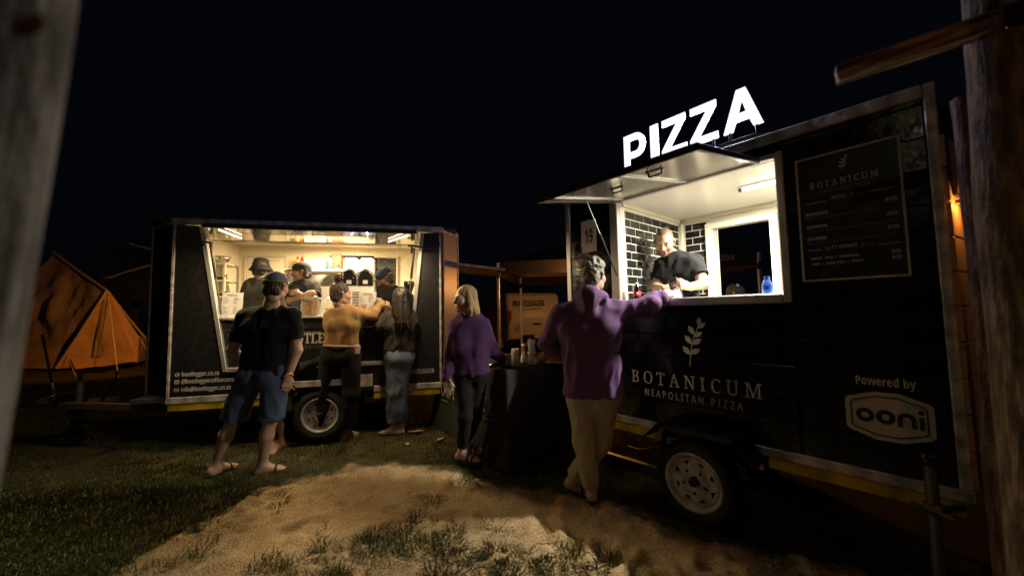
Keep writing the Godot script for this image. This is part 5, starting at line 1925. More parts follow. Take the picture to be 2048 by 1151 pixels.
	var gd := thing("coffee_grinder", "black coffee grinder at the right end of the coffee counter", "grinder", w.call(1.02, .012, -.26), yaw)
	part(gd, "body", box(Vector3(.11, .26, .15), .02), M.plastic_black, Vector3(0, .13, 0))
	part(gd, "hopper", lathe([Vector2(.03, 0), Vector2(.065, .10), Vector2(.065, .15), Vector2(0, .155)], 18), M.plastic_black, Vector3(0, .26, 0))
	part(gd, "lever", pipe([Vector3(.0, .36, .05), Vector3(-.03, .38, .06), Vector3(-.05, .41, .06)], .007, 8), M.plastic_black)

func arc3(c: Vector3, r: float) -> Array:
	var out := []
	for k in 13:
		var a := PI * k / 12
		out.append(c + Vector3(cos(a), sin(a), 0) * r)
	return out

# ---------------------------------------------------------------- what stands round the trailers
func log_mesh(h: float, r: float, wob: float, seed_: int, seg := 22, rows := 40, taper := 0.0) -> ArrayMesh:
	var st := begin(true)
	var ring := func(j: int) -> Array:
		var out := []
		var t := float(j) / rows
		for k in seg:
			var a := TAU * k / seg
			var d := Vector3(cos(a), 0, sin(a))
			var n := noise.get_noise_3d(d.x * 3.0 + seed_ * 31, t * h * 3.0, d.z * 3.0) * wob + fine.get_noise_3d(d.x * 5.0 + seed_ * 7, t * h * 1.2, d.z * 5.0) * wob * .7
			var c := Vector3(noise.get_noise_2d(t * h * 1.2, seed_ * 9.0), 0, noise.get_noise_2d(seed_ * 5.0, t * h * 1.2)) * r * .35
			out.append(c + d * (r * (1.0 - taper * t) + n) + Vector3.UP * t * h)
		return out
	var prev: Array = ring.call(0)
	for j in rows:
		var next: Array = ring.call(j + 1)
		for k in seg:
			var k2 := (k + 1) % seg
			var a := TAU * (k + .5) / seg
			quad(st, prev[k], prev[k2], next[k2], next[k], Vector3(cos(a), 0, sin(a)))
		prev = next
	for k in seg:
		tri(st, prev[k], prev[(k + 1) % seg], Vector3(0, h, 0), Vector3.UP)
	return done(st)

func canvas(a: Vector3, b: Vector3, c: Vector3, d: Vector3, sag: float, wr: float, n := 18) -> ArrayMesh:   # a-b along the top, d-c along the bottom
	var st := begin(true)
	var nrm := (b - a + c - d).cross(d - a + c - b).normalized()
	var pt := func(i: int, j: int) -> Vector3:
		var u := float(i) / n
		var v := float(j) / n
		var p: Vector3 = a.lerp(b, u).lerp(d.lerp(c, u), v)
		var w := sin(u * PI) * sin(v * PI)
		return p + nrm * (wr * noise.get_noise_3dv(p * 2.2) * (w * .8 + .2)) + Vector3.DOWN * sag * w
	for i in n:
		for j in n:
			quad(st, pt.call(i, j), pt.call(i + 1, j), pt.call(i + 1, j + 1), pt.call(i, j + 1), nrm)
	return done(st)

func surroundings() -> void:
	# posts and beam nearest the camera
	var lp := thing("wooden_post", "grey weathered post out of focus at the left edge beside the lens", "post", Vector3.ZERO)
	var p0 := Vector3(-0.458, 1.917, -0.320)
	var p1 := Vector3(-0.579, 1.115, -0.340)
	var dir := (p1 - p0).normalized()
	p1 = p0 + dir * ((p0.y + .13) / -dir.y)
	lp.position = p1
	lp.basis = along(p0 - p1)
	part(lp, "trunk", log_mesh(p0.distance_to(p1) + .5, .055, .003, 1, 26, 60), M.log_grey)
	part(lp, "knot", lathe([Vector2(0, .004), Vector2(.008, .003), Vector2(.012, 0)], 14), M.bark, lp.transform.affine_inverse() * Vector3(-0.367, 1.658, -0.275), lp.basis.inverse() * Basis(Vector3.RIGHT, 1.4))
	var lg := thing("wooden_post", "thick smooth log post at the right edge carrying the short beam", "post", Vector3(1.668, -.07, -1.2))
	part(lg, "trunk", log_mesh(3.6, .106, .006, 2, 30, 70), M.log_wood)
	part(lg, "bolt_plate", box(Vector3(.045, .075, .012), .003), M.plastic_black, lg.transform.affine_inverse() * Vector3(1.563, 2.319, -1.100), Basis(Vector3.UP, -.5))
	var b1 := thing("wooden_post", "rough bark pole with a sawn knot before the trailer corner", "post", Vector3(2.008, -.05, -1.6), 0.0, "bark poles at the trailer corner")
	part(b1, "trunk", log_mesh(2.391, .058, .009, 3, 22, 60, .18), M.bark)
	part(b1, "knot", lathe([Vector2(0, .012), Vector2(.026, .010), Vector2(.030, -.01)], 14), M.sawn, b1.transform.affine_inverse() * Vector3(1.970, 1.957, -1.545), Basis(Vector3.RIGHT, 1.35))
	for k in 5:
		part(b1, "snag", pipe([Vector3(.02, .7 + k * .16, .06), Vector3(.06 + .01 * k, .74 + k * .16, .075), Vector3(.10, .73 + k * .17, .07)], .006, 5, .002), M.bark)
	var b2 := thing("wooden_post", "thinner bark pole behind the pole with the sawn knot", "post", Vector3(2.140, -.04, -1.72), 0.0, "bark poles at the trailer corner")
	part(b2, "trunk", log_mesh(2.401, .038, .008, 4, 18, 60, .1), M.bark)
	var bm := thing("wooden_beam", "short square beam jutting left from the thick log post above the trailer roof", "beam", Vector3(1.269, 2.324, -1.400))
	var e := (Vector3(1.554, 2.346, -1.200) - bm.position) * 1.9
	beam(bm, "timber", Vector3.ZERO, e, .062, .062, M.beam_wood, Vector3.UP, .006)
	# steel rail lying under the pizza trailer
	var rl := thing("steel_rail", "long steel rail lying on the ground under the pizza trailer", "rail", Vector3(.811, .055, -3.702))
	beam(rl, "bar", Vector3(0, .03, 0), Vector3(1.62, -.02, 1.62), .06, .06, M.steel_grey, Vector3.UP)
	tent()
	gazebo()
	serving_table()
	van()
	# far things
	var fence := thing("red_fence", "dark red pleated cloth fence at the back of the lawn", "fence", Vector3(-14, .145, -14.5))
	var st := begin()
	for k in 230:
		var x := k * .1
		var z := .04 if k % 2 else -.04
		quad(st, Vector3(x, 0, z), Vector3(x + .1, 0, -z), Vector3(x + .1, 1.65, -z), Vector3(x, 1.65, z), Vector3(0, 0, 1))
	var rc: StandardMaterial3D = M.red_cloth
	rc.cull_mode = BaseMaterial3D.CULL_DISABLED
	part(fence, "cloth", done(st), rc)
	for k in 9:
		bar(fence, "post", Vector3(k * 2.8, 0, -.08), Vector3(k * 2.8, 1.75, -.08), .03, M.steel_black)
	var mq := thing("marquee_roof", "sagging dark marquee roof with a pale edge behind the tent", "tent", Vector3(-17.713, 2.351, -17.000))
	var inv := mq.transform.affine_inverse()
	part(mq, "roof", canvas(inv * Vector3(-20.249, 3.191, -17.000), inv * Vector3(-15.422, 4.244, -17.000), inv * Vector3(-13.986, 2.230, -15.500), inv * Vector3(-17.998, 2.180, -15.500), .15, .2), M.thatch)
	part(mq, "edge", pipe([inv * Vector3(-19.682, 3.217, -16.900), inv * Vector3(-18.782, 3.246, -16.900), inv * Vector3(-18.002, 3.413, -16.900), inv * Vector3(-17.337, 3.627, -16.900), inv * Vector3(-16.334, 3.904, -16.900), inv * Vector3(-15.331, 4.227, -16.900)], .05, 6), M.white_paint)
	for q in [Vector3(-17.803, 2.179, -15.600), Vector3(-14.283, 2.239, -15.600)]:
		bar(mq, "pole", inv * Vector3(q.x, .145, q.z), inv * q, .04, M.steel_black)
	var tl := [["dark leafy tree behind the tent peak", Vector3(-20, .145, -20), 6.0, 2.6], ["dark leafy tree behind the marquee roof", Vector3(-15.5, .145, -21), 6.5, 3.0], ["dark leafy tree behind the coffee trailer", Vector3(-9.5, .145, -24), 6.0, 2.8], ["dark leafy tree behind the white van", Vector3(1.0, .145, -26), 4.2, 2.4]]
	for q in tl:
		tree(q[0], q[1], q[2], q[3])
	for q in [["torn brown cardboard scrap on the grass by bare feet", Vector3(-1.124, 0.089, -4.396), .13, .07, .3], ["small pale paper scrap on the grass near the black table", Vector3(-0.803, 0.077, -4.146), .07, .03, .9], ["tiny white paper scrap beside the brown cardboard", Vector3(-1.119, 0.071, -4.028), .04, .025, 2.0]]:
		var poly := PackedVector2Array()
		for k in 9:
			var a := TAU * k / 9
			poly.append(Vector2(cos(a) * q[2] * rng.randf_range(.55, 1.0), sin(a) * q[3] * rng.randf_range(.55, 1.0)))
		single("paper_scrap", q[0], "litter", extrude(poly, .003), M.card_brown, q[1] + Vector3(0, .025, 0), Basis(Vector3.UP, q[4]) * Basis(Vector3.RIGHT, PI / 2 - .15), "scraps on the grass")

func tree(label: String, at: Vector3, h: float, r: float) -> void:
	var o := thing("tree", label, "tree", at, 0.0, "trees at the back of the lawn")
	part(o, "trunk", log_mesh(h * .6, .2, .03, int(h * 10), 12, 14, .5), M.bark)
	for k in 4:
		var a := TAU * k / 4 + h
		bar(o, "limb", Vector3(0, h * .4, 0), Vector3(cos(a) * r * .6, h * .72, sin(a) * r * .6), .07, M.bark, .03)
	var st := begin()
	for k in 2600:
		var c := Vector3(rng.randfn(), rng.randfn() * .75, rng.randfn()) * r * .42
		c += Vector3(0, h * .75, 0)
		if noise.get_noise_3dv(c * 1.6) < -.12:
			continue
		var b := Basis.from_euler(Vector3(rng.randf() * TAU, rng.randf() * TAU, rng.randf() * TAU))
		var s := rng.randf_range(.07, .15)
		tri(st, c + b * Vector3(-s * .5, 0, 0), c + b * Vector3(s * .5, 0, 0), c + b * Vector3(0, s * 1.4, 0), b * Vector3(0, 0, 1))
	part(o, "crown", done(st), M.foliage)

func tent() -> void:
	var base := Vector3(-11.203, 0.185, -10.200)
	base.y = .145
	var o := thing("bell_tent", "orange canvas bell tent with an A frame door behind the coffee trailer", "tent", base)
	var pk := Vector3(-14.463, 3.612, -11.800) - base
	var ap := Vector3(-10.751, 2.204, -10.000) - base
	var el := Vector3(-12.334, 0.760, -10.400) - base
	var ell := Vector3(-16.169, 0.614, -11.200) - base
	var bl := Vector3(-11.861, 0.214, -9.900) - base
	var bll := Vector3(-15.842, 0.155, -11.000) - base
	var br := Vector3(-10.183, 0.300, -10.300) - base
	var er := Vector3(-10.177, 0.999, -10.300) - base
	var er2 := Vector3(-10.841, 0.884, -11.200) - base
	var back := Vector3(-14.265, 0.555, -13.600) - base
	for k in [M.canvas_orange, M.canvas_roof]:
		k.cull_mode = BaseMaterial3D.CULL_DISABLED
	part(o, "roof", canvas(pk, ap, el, ell, .10, .22, 26), M.canvas_roof)
	part(o, "roof", canvas(pk, ap, er2, back, .05, .1), M.canvas_roof)
	var fr := part(o, "front", canvas(ap, ap + Vector3(.01, 0, 0), br.lerp(er, .0), bl, .0, .16, 26), M.canvas_orange)
	part(o, "front", canvas(ap, er, br, br + Vector3(-.01, 0, 0), .0, .05), M.canvas_orange)
	part(o, "wall", canvas(ell, el, bl, bll, .0, .15), M.canvas_orange)
	part(o, "wall", canvas(er, er2, er2 + Vector3(0, -.62, 0), br, .0, .06), M.canvas_orange)
	part(fr, "door_flap", canvas(ap + Vector3(-.06, -.22, .06), ap + Vector3(.06, -.2, .06), Vector3(-10.736, 0.510, -9.950) - base, Vector3(-11.023, 0.489, -9.950) - base, .0, .10, 14), M.canvas_roof)
	part(o, "skirt", canvas(Vector3(-11.481, 0.483, -9.850) - base, Vector3(-10.066, 0.470, -10.200) - base, Vector3(-10.063, 0.343, -10.150) - base, Vector3(-11.277, 0.205, -9.800) - base, .1, .14), M.canvas_orange)
	for q in [[ap, er2], [ap, bl], [pk, ap]]:
		part(o, "seam", pipe([q[0] + Vector3(0, .02, .03), (q[0] + q[1]) / 2 + Vector3(0, -.01, .03), q[1] + Vector3(0, .02, .03)], .035, 6), M.canvas_roof)
	bar(o, "pole", Vector3(pk.x, 0, pk.z), pk, .03, M.log_wood)
	for q in [[el, Vector3(-10.341, 0.049, -9.000) - base], [er, Vector3(-8.927, 0.167, -9.600) - base], [ap, Vector3(-8.917, -0.018, -8.600) - base]]:
		var g: Vector3 = q[1]
		g.y = 0
		bar(o, "guy_rope", q[0], g, .006, M.white_paint)
	# a striped pole with a foot that stands before the tent
	var sp := thing("striped_pole", "slim dark pole with red and white bands leaning before the tent", "pole", Vector3(-6.993, 0.145, -5.854))
	var top := Vector3(-7.088, 1.248, -5.700) - sp.position
	for k in 12:
		var a := top * (k / 12.0)
		var b := top * ((k + 1) / 12.0)
		bar(sp, "band", a, b, .016, M.plastic_black if k > 3 else (M.white_paint if k % 2 else M.red_plastic))

func gazebo() -> void:
	var o := thing("gazebo", "black folding gazebo with an orange lit underside between the trailers", "gazebo", Vector3(-.25, .145, -6.9), -.16)
	var w := 4.4
	var d := 3.0
	var h := 2.02
	for q in [[0, 0], [w, 0], [0, -d], [w, -d]]:
		span(o, "leg", Vector3(q[0] - .025, 0, q[1] - .025), Vector3(q[0] + .025, h + .2, q[1] + .025), M.aluminium)
		span(o, "foot", Vector3(q[0] - .06, 0, q[1] - .06), Vector3(q[0] + .06, .01, q[1] + .06), M.steel_grey)
		part(o, "bracket", box(Vector3(.09, .12, .09), .01), M.plastic_black, Vector3(q[0], h - .02, q[1]))
	var ap := Vector3(w / 2, h + .95, -d / 2)
	var gz: StandardMaterial3D = M.gazebo_fabric
	gz.cull_mode = BaseMaterial3D.CULL_DISABLED
	var cs := [Vector3(-.02, h + .22, .02), Vector3(w + .02, h + .22, .02), Vector3(w + .02, h + .22, -d - .02), Vector3(-.02, h + .22, -d - .02)]
	for k in 4:
		var a: Vector3 = cs[k]
		var b: Vector3 = cs[(k + 1) % 4]
		part(o, "canopy", canvas(ap, ap + (b - a) * .002, b, a, .06, .04), gz)
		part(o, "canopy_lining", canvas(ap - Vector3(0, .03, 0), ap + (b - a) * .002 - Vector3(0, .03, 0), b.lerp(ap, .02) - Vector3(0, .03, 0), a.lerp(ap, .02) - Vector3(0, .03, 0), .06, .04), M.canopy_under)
		part(o, "valance", canvas(a, b, b - Vector3(0, .24, 0), a - Vector3(0, .24, 0), .0, .03), gz)
	for k in 4:
		beam(o, "roof_rib", cs[k] - Vector3(0, .04, 0), ap - Vector3(0, .06, 0), .025, .03, M.aluminium)
	words(o, "lettering", "BOOTLEGGER", Vector2(4.02, h + .08), .46, .10, .035, M.lettering_dim, "Droid Serif", true, .003, Basis(Vector3.UP, PI))

func serving_table() -> void:
	var o := thing("folding_table", "folding table hidden under the black printed cloth", "table", Vector3(-.07, .05, -3.47), 2.177)
	var lx := 1.5
	var lz := .72
	span(o, "tabletop", Vector3(.02, .835, .02), Vector3(lx - .02, .862, lz - .02), M.white_plastic)
	for q in [[.12, .08], [lx - .12, .08], [.12, lz - .08], [lx - .12, lz - .08]]:
		bar(o, "leg", Vector3(q[0], 0, q[1]), Vector3(q[0], .834, q[1]), .015, M.steel_grey)
	var c := thing("tablecloth", "black cloth with white serif lettering draped to the ground over the table", "tablecloth", o.position, o.rotation.y)
	var st := begin(true)
	var n := 120
	var ring := func(t: float) -> Array:
		var out := []
		for k in n:
			var u := float(k) / n * 2.0 * (lx + lz)
			var p := Vector2.ZERO
			var nn := Vector2.ZERO
			if u < lx:
				p = Vector2(u, 0); nn = Vector2(0, -1)
			elif u < lx + lz:
				p = Vector2(lx, u - lx); nn = Vector2(1, 0)
			elif u < 2 * lx + lz:
				p = Vector2(2 * lx + lz - u, lz); nn = Vector2(0, 1)
			else:
				p = Vector2(0, 2 * lx + 2 * lz - u); nn = Vector2(-1, 0)
			var mid := Vector2(lx / 2, lz / 2)
			var corner := smoothstep(.55, 1.0, minf(absf(p.x - mid.x) / mid.x, absf(p.y - mid.y) / mid.y))
			var outward := nn.lerp((p - mid).normalized(), corner).normalized()
			var fold := sin(u * 9.0 + 1.5 * sin(u * 2.3)) * .5 + .5
			var off := t * (.045 + .035 * fold * t + .10 * corner * t) + .006
			var q := p + outward * off
			out.append(Vector3(q.x, lerpf(.868, .012 + .02 * fold, t) - (.004 if t == 0.0 else 0.0), q.y))
		return out
	var prev: Array = ring.call(0.0)
	for k in n:
		tri(st, prev[k], prev[(k + 1) % n], Vector3(lx / 2, .866, lz / 2), Vector3.UP)
	for j in 14:
		var next: Array = ring.call((j + 1) / 14.0)
		for k in n:
			var k2 := (k + 1) % n
			quad(st, prev[k], prev[k2], next[k2], next[k], (prev[k] - Vector3(lx / 2, prev[k].y, lz / 2)))
		prev = next
	part(c, "cloth", done(st), M.cloth_black)
	words(c, "lettering", "BOOTLEGGER", Vector2(1.44, .44), 1.28, .15, -.052, M.lettering_dim, "Droid Serif", true, .004, Basis(Vector3.UP, PI))
	span(c, "printed_rule", Vector3(1.12, .385, -.054), Vector3(1.42, .392, -.050), M.lettering_dim, .001)
	span(c, "printed_rule", Vector3(.14, .385, -.054), Vector3(.42, .392, -.050), M.lettering_dim, .001)
	# what stands on it
	var y := .919
	var put := func(q: Vector3) -> Vector3: return Vector3(q.x, y, q.z)
	var t1 := thing("glass_jar", "clear glass jar of straws on the black table", "jar", put.call(Vector3(0.188, 0.925, -3.855)))
	part(t1, "glass", lathe([Vector2(0, .002), Vector2(.040, .002), Vector2(.042, .01), Vector2(.042, .15), Vector2(.038, .15), Vector2(.038, .01)], 20), M.clear_plastic)
	for k in 22:
		var a := TAU * k / 22.0
		var r := .03 * sqrt(rng.randf())
		bar(t1, "straw", Vector3(cos(a) * r * .6, .012, sin(a) * r * .6), Vector3(cos(a) * (r + .012), .24 + rng.randf_range(-.012, .02), sin(a) * (r + .012)), .0035, M.paper)
	part(t1, "collar", lathe([Vector2(.043, .10), Vector2(.0445, .10), Vector2(.0445, .115), Vector2(.043, .115)], 20), M.gold_tin)
	var t2 := thing("shaker", "small shiny shaker left of the straw jar", "shaker", put.call(Vector3(0.102, 0.925, -3.829)))
	part(t2, "body", lathe([Vector2(0, 0), Vector2(.026, 0), Vector2(.026, .085), Vector2(.018, .095), Vector2(.020, .11), Vector2(.014, .125), Vector2(0, .13)], 18), M.silver)
	part(t2, "label", lathe([Vector2(.0264, .02), Vector2(.0268, .021), Vector2(.0268, .065), Vector2(.0264, .066)], 18), M.paper)
	var t3 := thing("paper_cups", "stack of pale paper cups on the black table", "cup stack", put.call(Vector3(0.023, 0.925, -4.039)))
	for k in 4:
		part(t3, "cup", lathe([Vector2(0, .0), Vector2(.030, 0), Vector2(.042, .10), Vector2(.044, .102), Vector2(.040, .10), Vector2(.028, .006), Vector2(0, .006)], 18), M.paper_pink, Vector3(0, .012 * k, 0))
	var t4 := thing("sugar_tin", "squat ridged tin beside the woman's hand on the black table", "tin", put.call(Vector3(-0.053, 0.925, -3.704)))
	part(t4, "tin", lathe([Vector2(0, 0), Vector2(.034, 0), Vector2(.036, .01), Vector2(.034, .03), Vector2(.036, .05), Vector2(.034, .07), Vector2(.036, .09), Vector2(.034, .11), Vector2(0, .112)], 20), M.silver)
	part(t4, "lid", lathe([Vector2(.037, .108), Vector2(.037, .118), Vector2(0, .12)], 20), M.steel_grey)
	var t5 := thing("brass_jar", "brass coloured jar right of the straw jar", "jar", put.call(Vector3(0.286, 0.925, -3.880)))
	part(t5, "jar", lathe([Vector2(0, 0), Vector2(.036, 0), Vector2(.042, .03), Vector2(.040, .08), Vector2(.028, .10), Vector2(.030, .105), Vector2(0, .11)], 20), M.gold_tin)
	var t6 := thing("tray", "flat dark tray with lids at the front of the black table", "tray", put.call(Vector3(-0.143, 0.925, -3.787)), .4)
	part(t6, "tray", box(Vector3(.24, .012, .15), .004), M.steel_black, Vector3(0, .007, 0))
	for k in 5:
		part(t6, "lid", lathe([Vector2(0, .010), Vector2(.034, .010), Vector2(.042, 0)], 16), M.plastic_black if k % 2 else M.silver, Vector3(-.06 + .055 * (k % 3), .014 + .01 * (k / 3), -.02 + .04 * (k % 2)))
	var t7 := thing("funnel_stand", "open brass holder with two flared lips behind the shaker", "holder", put.call(Vector3(0.132, 0.925, -4.291)))
	part(t7, "holder", lathe([Vector2(.02, 0), Vector2(.02, .11), Vector2(.05, .17), Vector2(.048, .17), Vector2(.017, .11)], 18), M.gold_tin)

func van() -> void:
	var at := Vector3(0.756, 0.121, -12.600)
	at.y = .145
	var o := thing("van", "white delivery van parked with its lettered rear doors behind the gazebo", "van", at, .30)
	var half := .93
	# a side profile swept across the width, with the tail leaning forward
	var prof := PackedVector2Array([Vector2(0, .35), Vector2(.02, 1.0), Vector2(-.04, 1.15), Vector2(-.20, 1.88), Vector2(-.32, 1.97), Vector2(-2.9, 2.0), Vector2(-3.3, 1.92), Vector2(-4.0, 1.25), Vector2(-4.7, 1.05), Vector2(-4.85, .8), Vector2(-4.8, .35)])
	part(o, "body", extrude(prof, 2 * half - .10, null), M.van_white, Vector3.ZERO, Basis(Vector3.UP, -PI / 2))
	for s in [-1.0, 1.0]:
		var inner := PackedVector2Array()
		for p in prof:
			inner.append(Vector2(lerpf(p.x, -2.3, .02), lerpf(p.y, 1.1, .03)))
		part(o, "side_panel", extrude(inner, .05), M.van_white, Vector3(s * (half - .026), 0, 0), Basis(Vector3.UP, -PI / 2))
	var tb := Basis(Vector3.RIGHT, -.215)
	var face := Vector3(0, 1.5, -.105)
	span(o, "door_gap", Vector3(.52, .5, .012), Vector3(.532, 1.05, .03), M.plastic_black, .001)
	words(o, "lettering", "BOOTLEGGER", Vector2(-.74, 1.52), 1.12, .20, -.085, M.lettering_dark, "Droid Serif", true, .006, tb)
	words(o, "lettering", "COFFEE COMPANY", Vector2(-.62, 1.40), .9, .06, -.060, M.lettering_dim, "Droid Sans", false, .006, tb)
	part(o, "emblem", flat(stroke(arc(Vector2(-.62, .82), .10, 0, TAU, 18), .03) + [PackedVector2Array([Vector2(-.66, .76), Vector2(-.60, .78), Vector2(-.57, .88), Vector2(-.63, .86)])], .006), M.steel_grey, Vector3(0, 0, .022))
	part(o, "lettering", box(Vector3(.20, .02, .004), .001), M.lettering_dim, Vector3(-.80, .68, .02))
	part(o, "door_handle", box(Vector3(.26, .06, .04), .01), M.plastic_black, Vector3(.05, .93, .04))
	part(o, "number_plate", box(Vector3(.50, .12, .012), .003), M.plastic_black, Vector3(-.30, .52, .035))
	part(o, "bumper", box(Vector3(1.86, .20, .14), .03), M.plastic_black, Vector3(0, .36, .03))
	part(o, "roof_light", box(Vector3(.36, .04, .03), .01), M.plastic_black, Vector3(0, 1.905, -.20))
	for s in [-1.0, 1.0]:
		part(o, "tail_light", box(Vector3(.11, .42, .08), .02), M.tail_light, Vector3(s * .86, 1.18, -.07), tb)
		part(o, "mirror", box(Vector3(.18, .24, .10), .03), M.plastic_black, Vector3(s * 1.05, 1.25, -3.6))
		for z in [-.9, -3.9]:
			wheel(o, Vector3(s * .82, .31, z), .31, .20, .2)
		part(o, "side_window", extrude(PackedVector2Array([Vector2(-2.95, 1.25), Vector2(-3.75, 1.25), Vector2(-3.3, 1.78), Vector2(-2.95, 1.80)]), .01), M.van_glass, Vector3(s * (half + .002), 0, 0), Basis(Vector3.UP, -PI / 2))

func people() -> void:
	var brown := Color(.15, .08, .048)
	var tan := Color(.34, .205, .14)
	var fair := Color(.44, .29, .22)
	var dark := Color(.11, .05, .028)
	var away := Vector3(0, 0, -1)
	# man in a black tee and blue shorts
	var a := person("man seen from behind in a black tee, blue shorts and flip flops", {
		"base": Vector3(-2.470, 0.044, -3.496), "f": Vector3(.15, 0, -1), "head": Vector3(-2.106, 1.707, -3.360), "hf": Vector3(.14, -.14, -1), "sa": Vector3(-2.403, 1.440, -3.400), "sb": Vector3(-1.992, 1.446, -3.420), "ha": Vector3(-2.347, 0.955, -3.430), "hb": Vector3(-2.140, 0.951, -3.430),
		"ea": Vector3(-2.545, 1.145, -3.440), "wa": Vector3(-2.542, 1.024, -3.620), "eb": Vector3(-1.956, 1.134, -3.440), "wb": Vector3(-2.009, 0.909, -3.400), "db": Vector3(-.18, -1, -.05), "nb": Vector3(.8, 0, .6),
		"ka": Vector3(-2.517, 0.532, -3.440), "kb": Vector3(-2.181, 0.526, -3.440), "nak": Vector3(-2.678, 0.137, -3.470), "nbk": Vector3(-2.275, 0.122, -3.490), "fa": Vector3(.35, 0, -1), "fb": Vector3(.85, 0, -.4)},
		{"head": {"skin": fair, "wide": 1.06}, "girth": 1.1, "limb": 1.06, "top": "tee_black", "top_name": "tee_shirt", "sleeve": .66, "off": .018, "hem": .03, "wrinkle": .010, "bottom": "shorts_blue", "bottom_name": "shorts", "leg": 1.0, "boff": .014, "flare": .012,
		"shoe": "rubber", "straps": 1, "hair": "short", "hair_mat": "hair_brown", "hat": "cap", "hat_mat": "cap_grey", "brim_mat": "cap_green", "strap_mat": "cap_green", "hand_b": [.35, .0]})
	var wrist: Vector3 = Vector3(-2.009, 0.922, -3.400) - a.position
	var path := []
	for k in 15:
		path.append(wrist + Vector3(cos(TAU * k / 14) * .037, .012 * sin(TAU * k / 7), sin(TAU * k / 14) * .037))
	part(a, "wristband", pipe(path, .009, 6), M.yellow_plastic)
	# woman in mustard
	var b := person("woman in a mustard sweater with a hair bun holding up a cup", {
		"base": Vector3(-1.971, 0.080, -4.200), "f": Vector3(.35, 0, -1), "head": Vector3(-1.855, 1.673, -4.080), "hf": Vector3(.72, -.05, -.7), "sa": Vector3(-1.991, 1.448, -4.120), "sb": Vector3(-1.704, 1.459, -4.100), "ha": Vector3(-1.982, 1.054, -4.160), "hb": Vector3(-1.785, 1.051, -4.160),
		"ea": Vector3(-2.017, 1.345, -4.320), "wa": Vector3(-1.830, 1.490, -4.360), "da": Vector3(.8, .5, -.1), "na": Vector3(-.3, .5, .8), "eb": Vector3(-1.556, 1.439, -4.200), "wb": Vector3(-1.517, 1.553, -4.340), "db": Vector3(.25, .35, -1), "nb": Vector3(.9, .2, .2),
		"ka": Vector3(-2.057, 0.607, -4.170), "kb": Vector3(-1.787, 0.596, -4.200), "nak": Vector3(-2.103, 0.170, -4.210), "nbk": Vector3(-1.858, 0.164, -4.250), "fa": Vector3(-.2, 0, -1), "fb": Vector3(.4, 0, -1)},
		{"head": {"skin": tan}, "girth": .98, "limb": .92, "top": "sweater_mustard", "band": true, "top_name": "sweater", "sleeve": 1.93, "off": .014, "hem": -.05, "wrinkle": .006, "folds": 4, "bottom": "trousers_black", "leg": 1.86, "boff": .036, "flare": .014, "bust": .0,
		"shoe": "card_brown", "straps": 1, "hair": "bun", "hair_mat": "hair_brown", "hand_a": [.12, .5], "hand_b": [.75, .0]})
	var bp := []
	var bc := Vector3(-1.880, 1.118, -4.150) - b.position
	for k in 21:
		bp.append(bc + Vector3(cos(TAU * k / 20) * .175, -.01 * cos(TAU * k / 20), sin(TAU * k / 20) * .135))
	var wb := part(b, "waist_bag", pipe(bp, .014, 6), M.strap_pink)
	part(wb, "pouch", box(Vector3(.07, .12, .10), .025), M.strap_pink, bc + Vector3(.175, -.05, .02))
	var cup := thing("paper_cup", "pale paper cup held over the coffee counter by the woman in mustard", "cup", Vector3(-1.565, 1.544, -4.410))
	part(cup, "cup", lathe([Vector2(0, 0), Vector2(.026, 0), Vector2(.036, .09), Vector2(.038, .094), Vector2(.034, .092), Vector2(.025, .006), Vector2(0, .006)], 18), M.paper)
	# woman in jeans
	person("woman with long dark hair in a grey top and blue jeans at the counter", {
		"base": Vector3(-1.340, 0.088, -4.376), "f": Vector3(-.55, 0, -.85), "head": Vector3(-1.281, 1.628, -4.300), "hf": Vector3(-.85, -.05, -.55), "sa": Vector3(-1.388, 1.413, -4.300), "sb": Vector3(-1.182, 1.420, -4.380), "ha": Vector3(-1.362, 0.992, -4.330), "hb": Vector3(-1.252, 0.985, -4.380),
		"ea": Vector3(-1.512, 1.314, -4.280), "wa": Vector3(-1.485, 1.507, -4.400), "da": Vector3(.2, .6, -.5), "eb": Vector3(-1.150, 1.301, -4.480), "wb": Vector3(-1.322, 1.482, -4.560), "db": Vector3(-.5, .5, 0),
		"ka": Vector3(-1.357, 0.567, -4.300), "kb": Vector3(-1.291, 0.565, -4.360), "nak": Vector3(-1.357, 0.182, -4.340), "nbk": Vector3(-1.308, 0.175, -4.400), "fa": Vector3(-.9, 0, -.1), "fb": Vector3(-.6, 0, -.7)},
		{"head": {"skin": fair}, "girth": .94, "limb": .92, "top": "top_grey", "top_name": "top", "sleeve": 1.95, "off": .016, "hem": -.04, "wrinkle": .012, "bottom": "denim", "bottom_name": "jeans", "leg": 1.84, "boff": .022, "flare": .02,
		"hair": "long", "hair_mat": "hair_dark", "hand_a": [.6, .0], "hand_b": [.6, .0]})
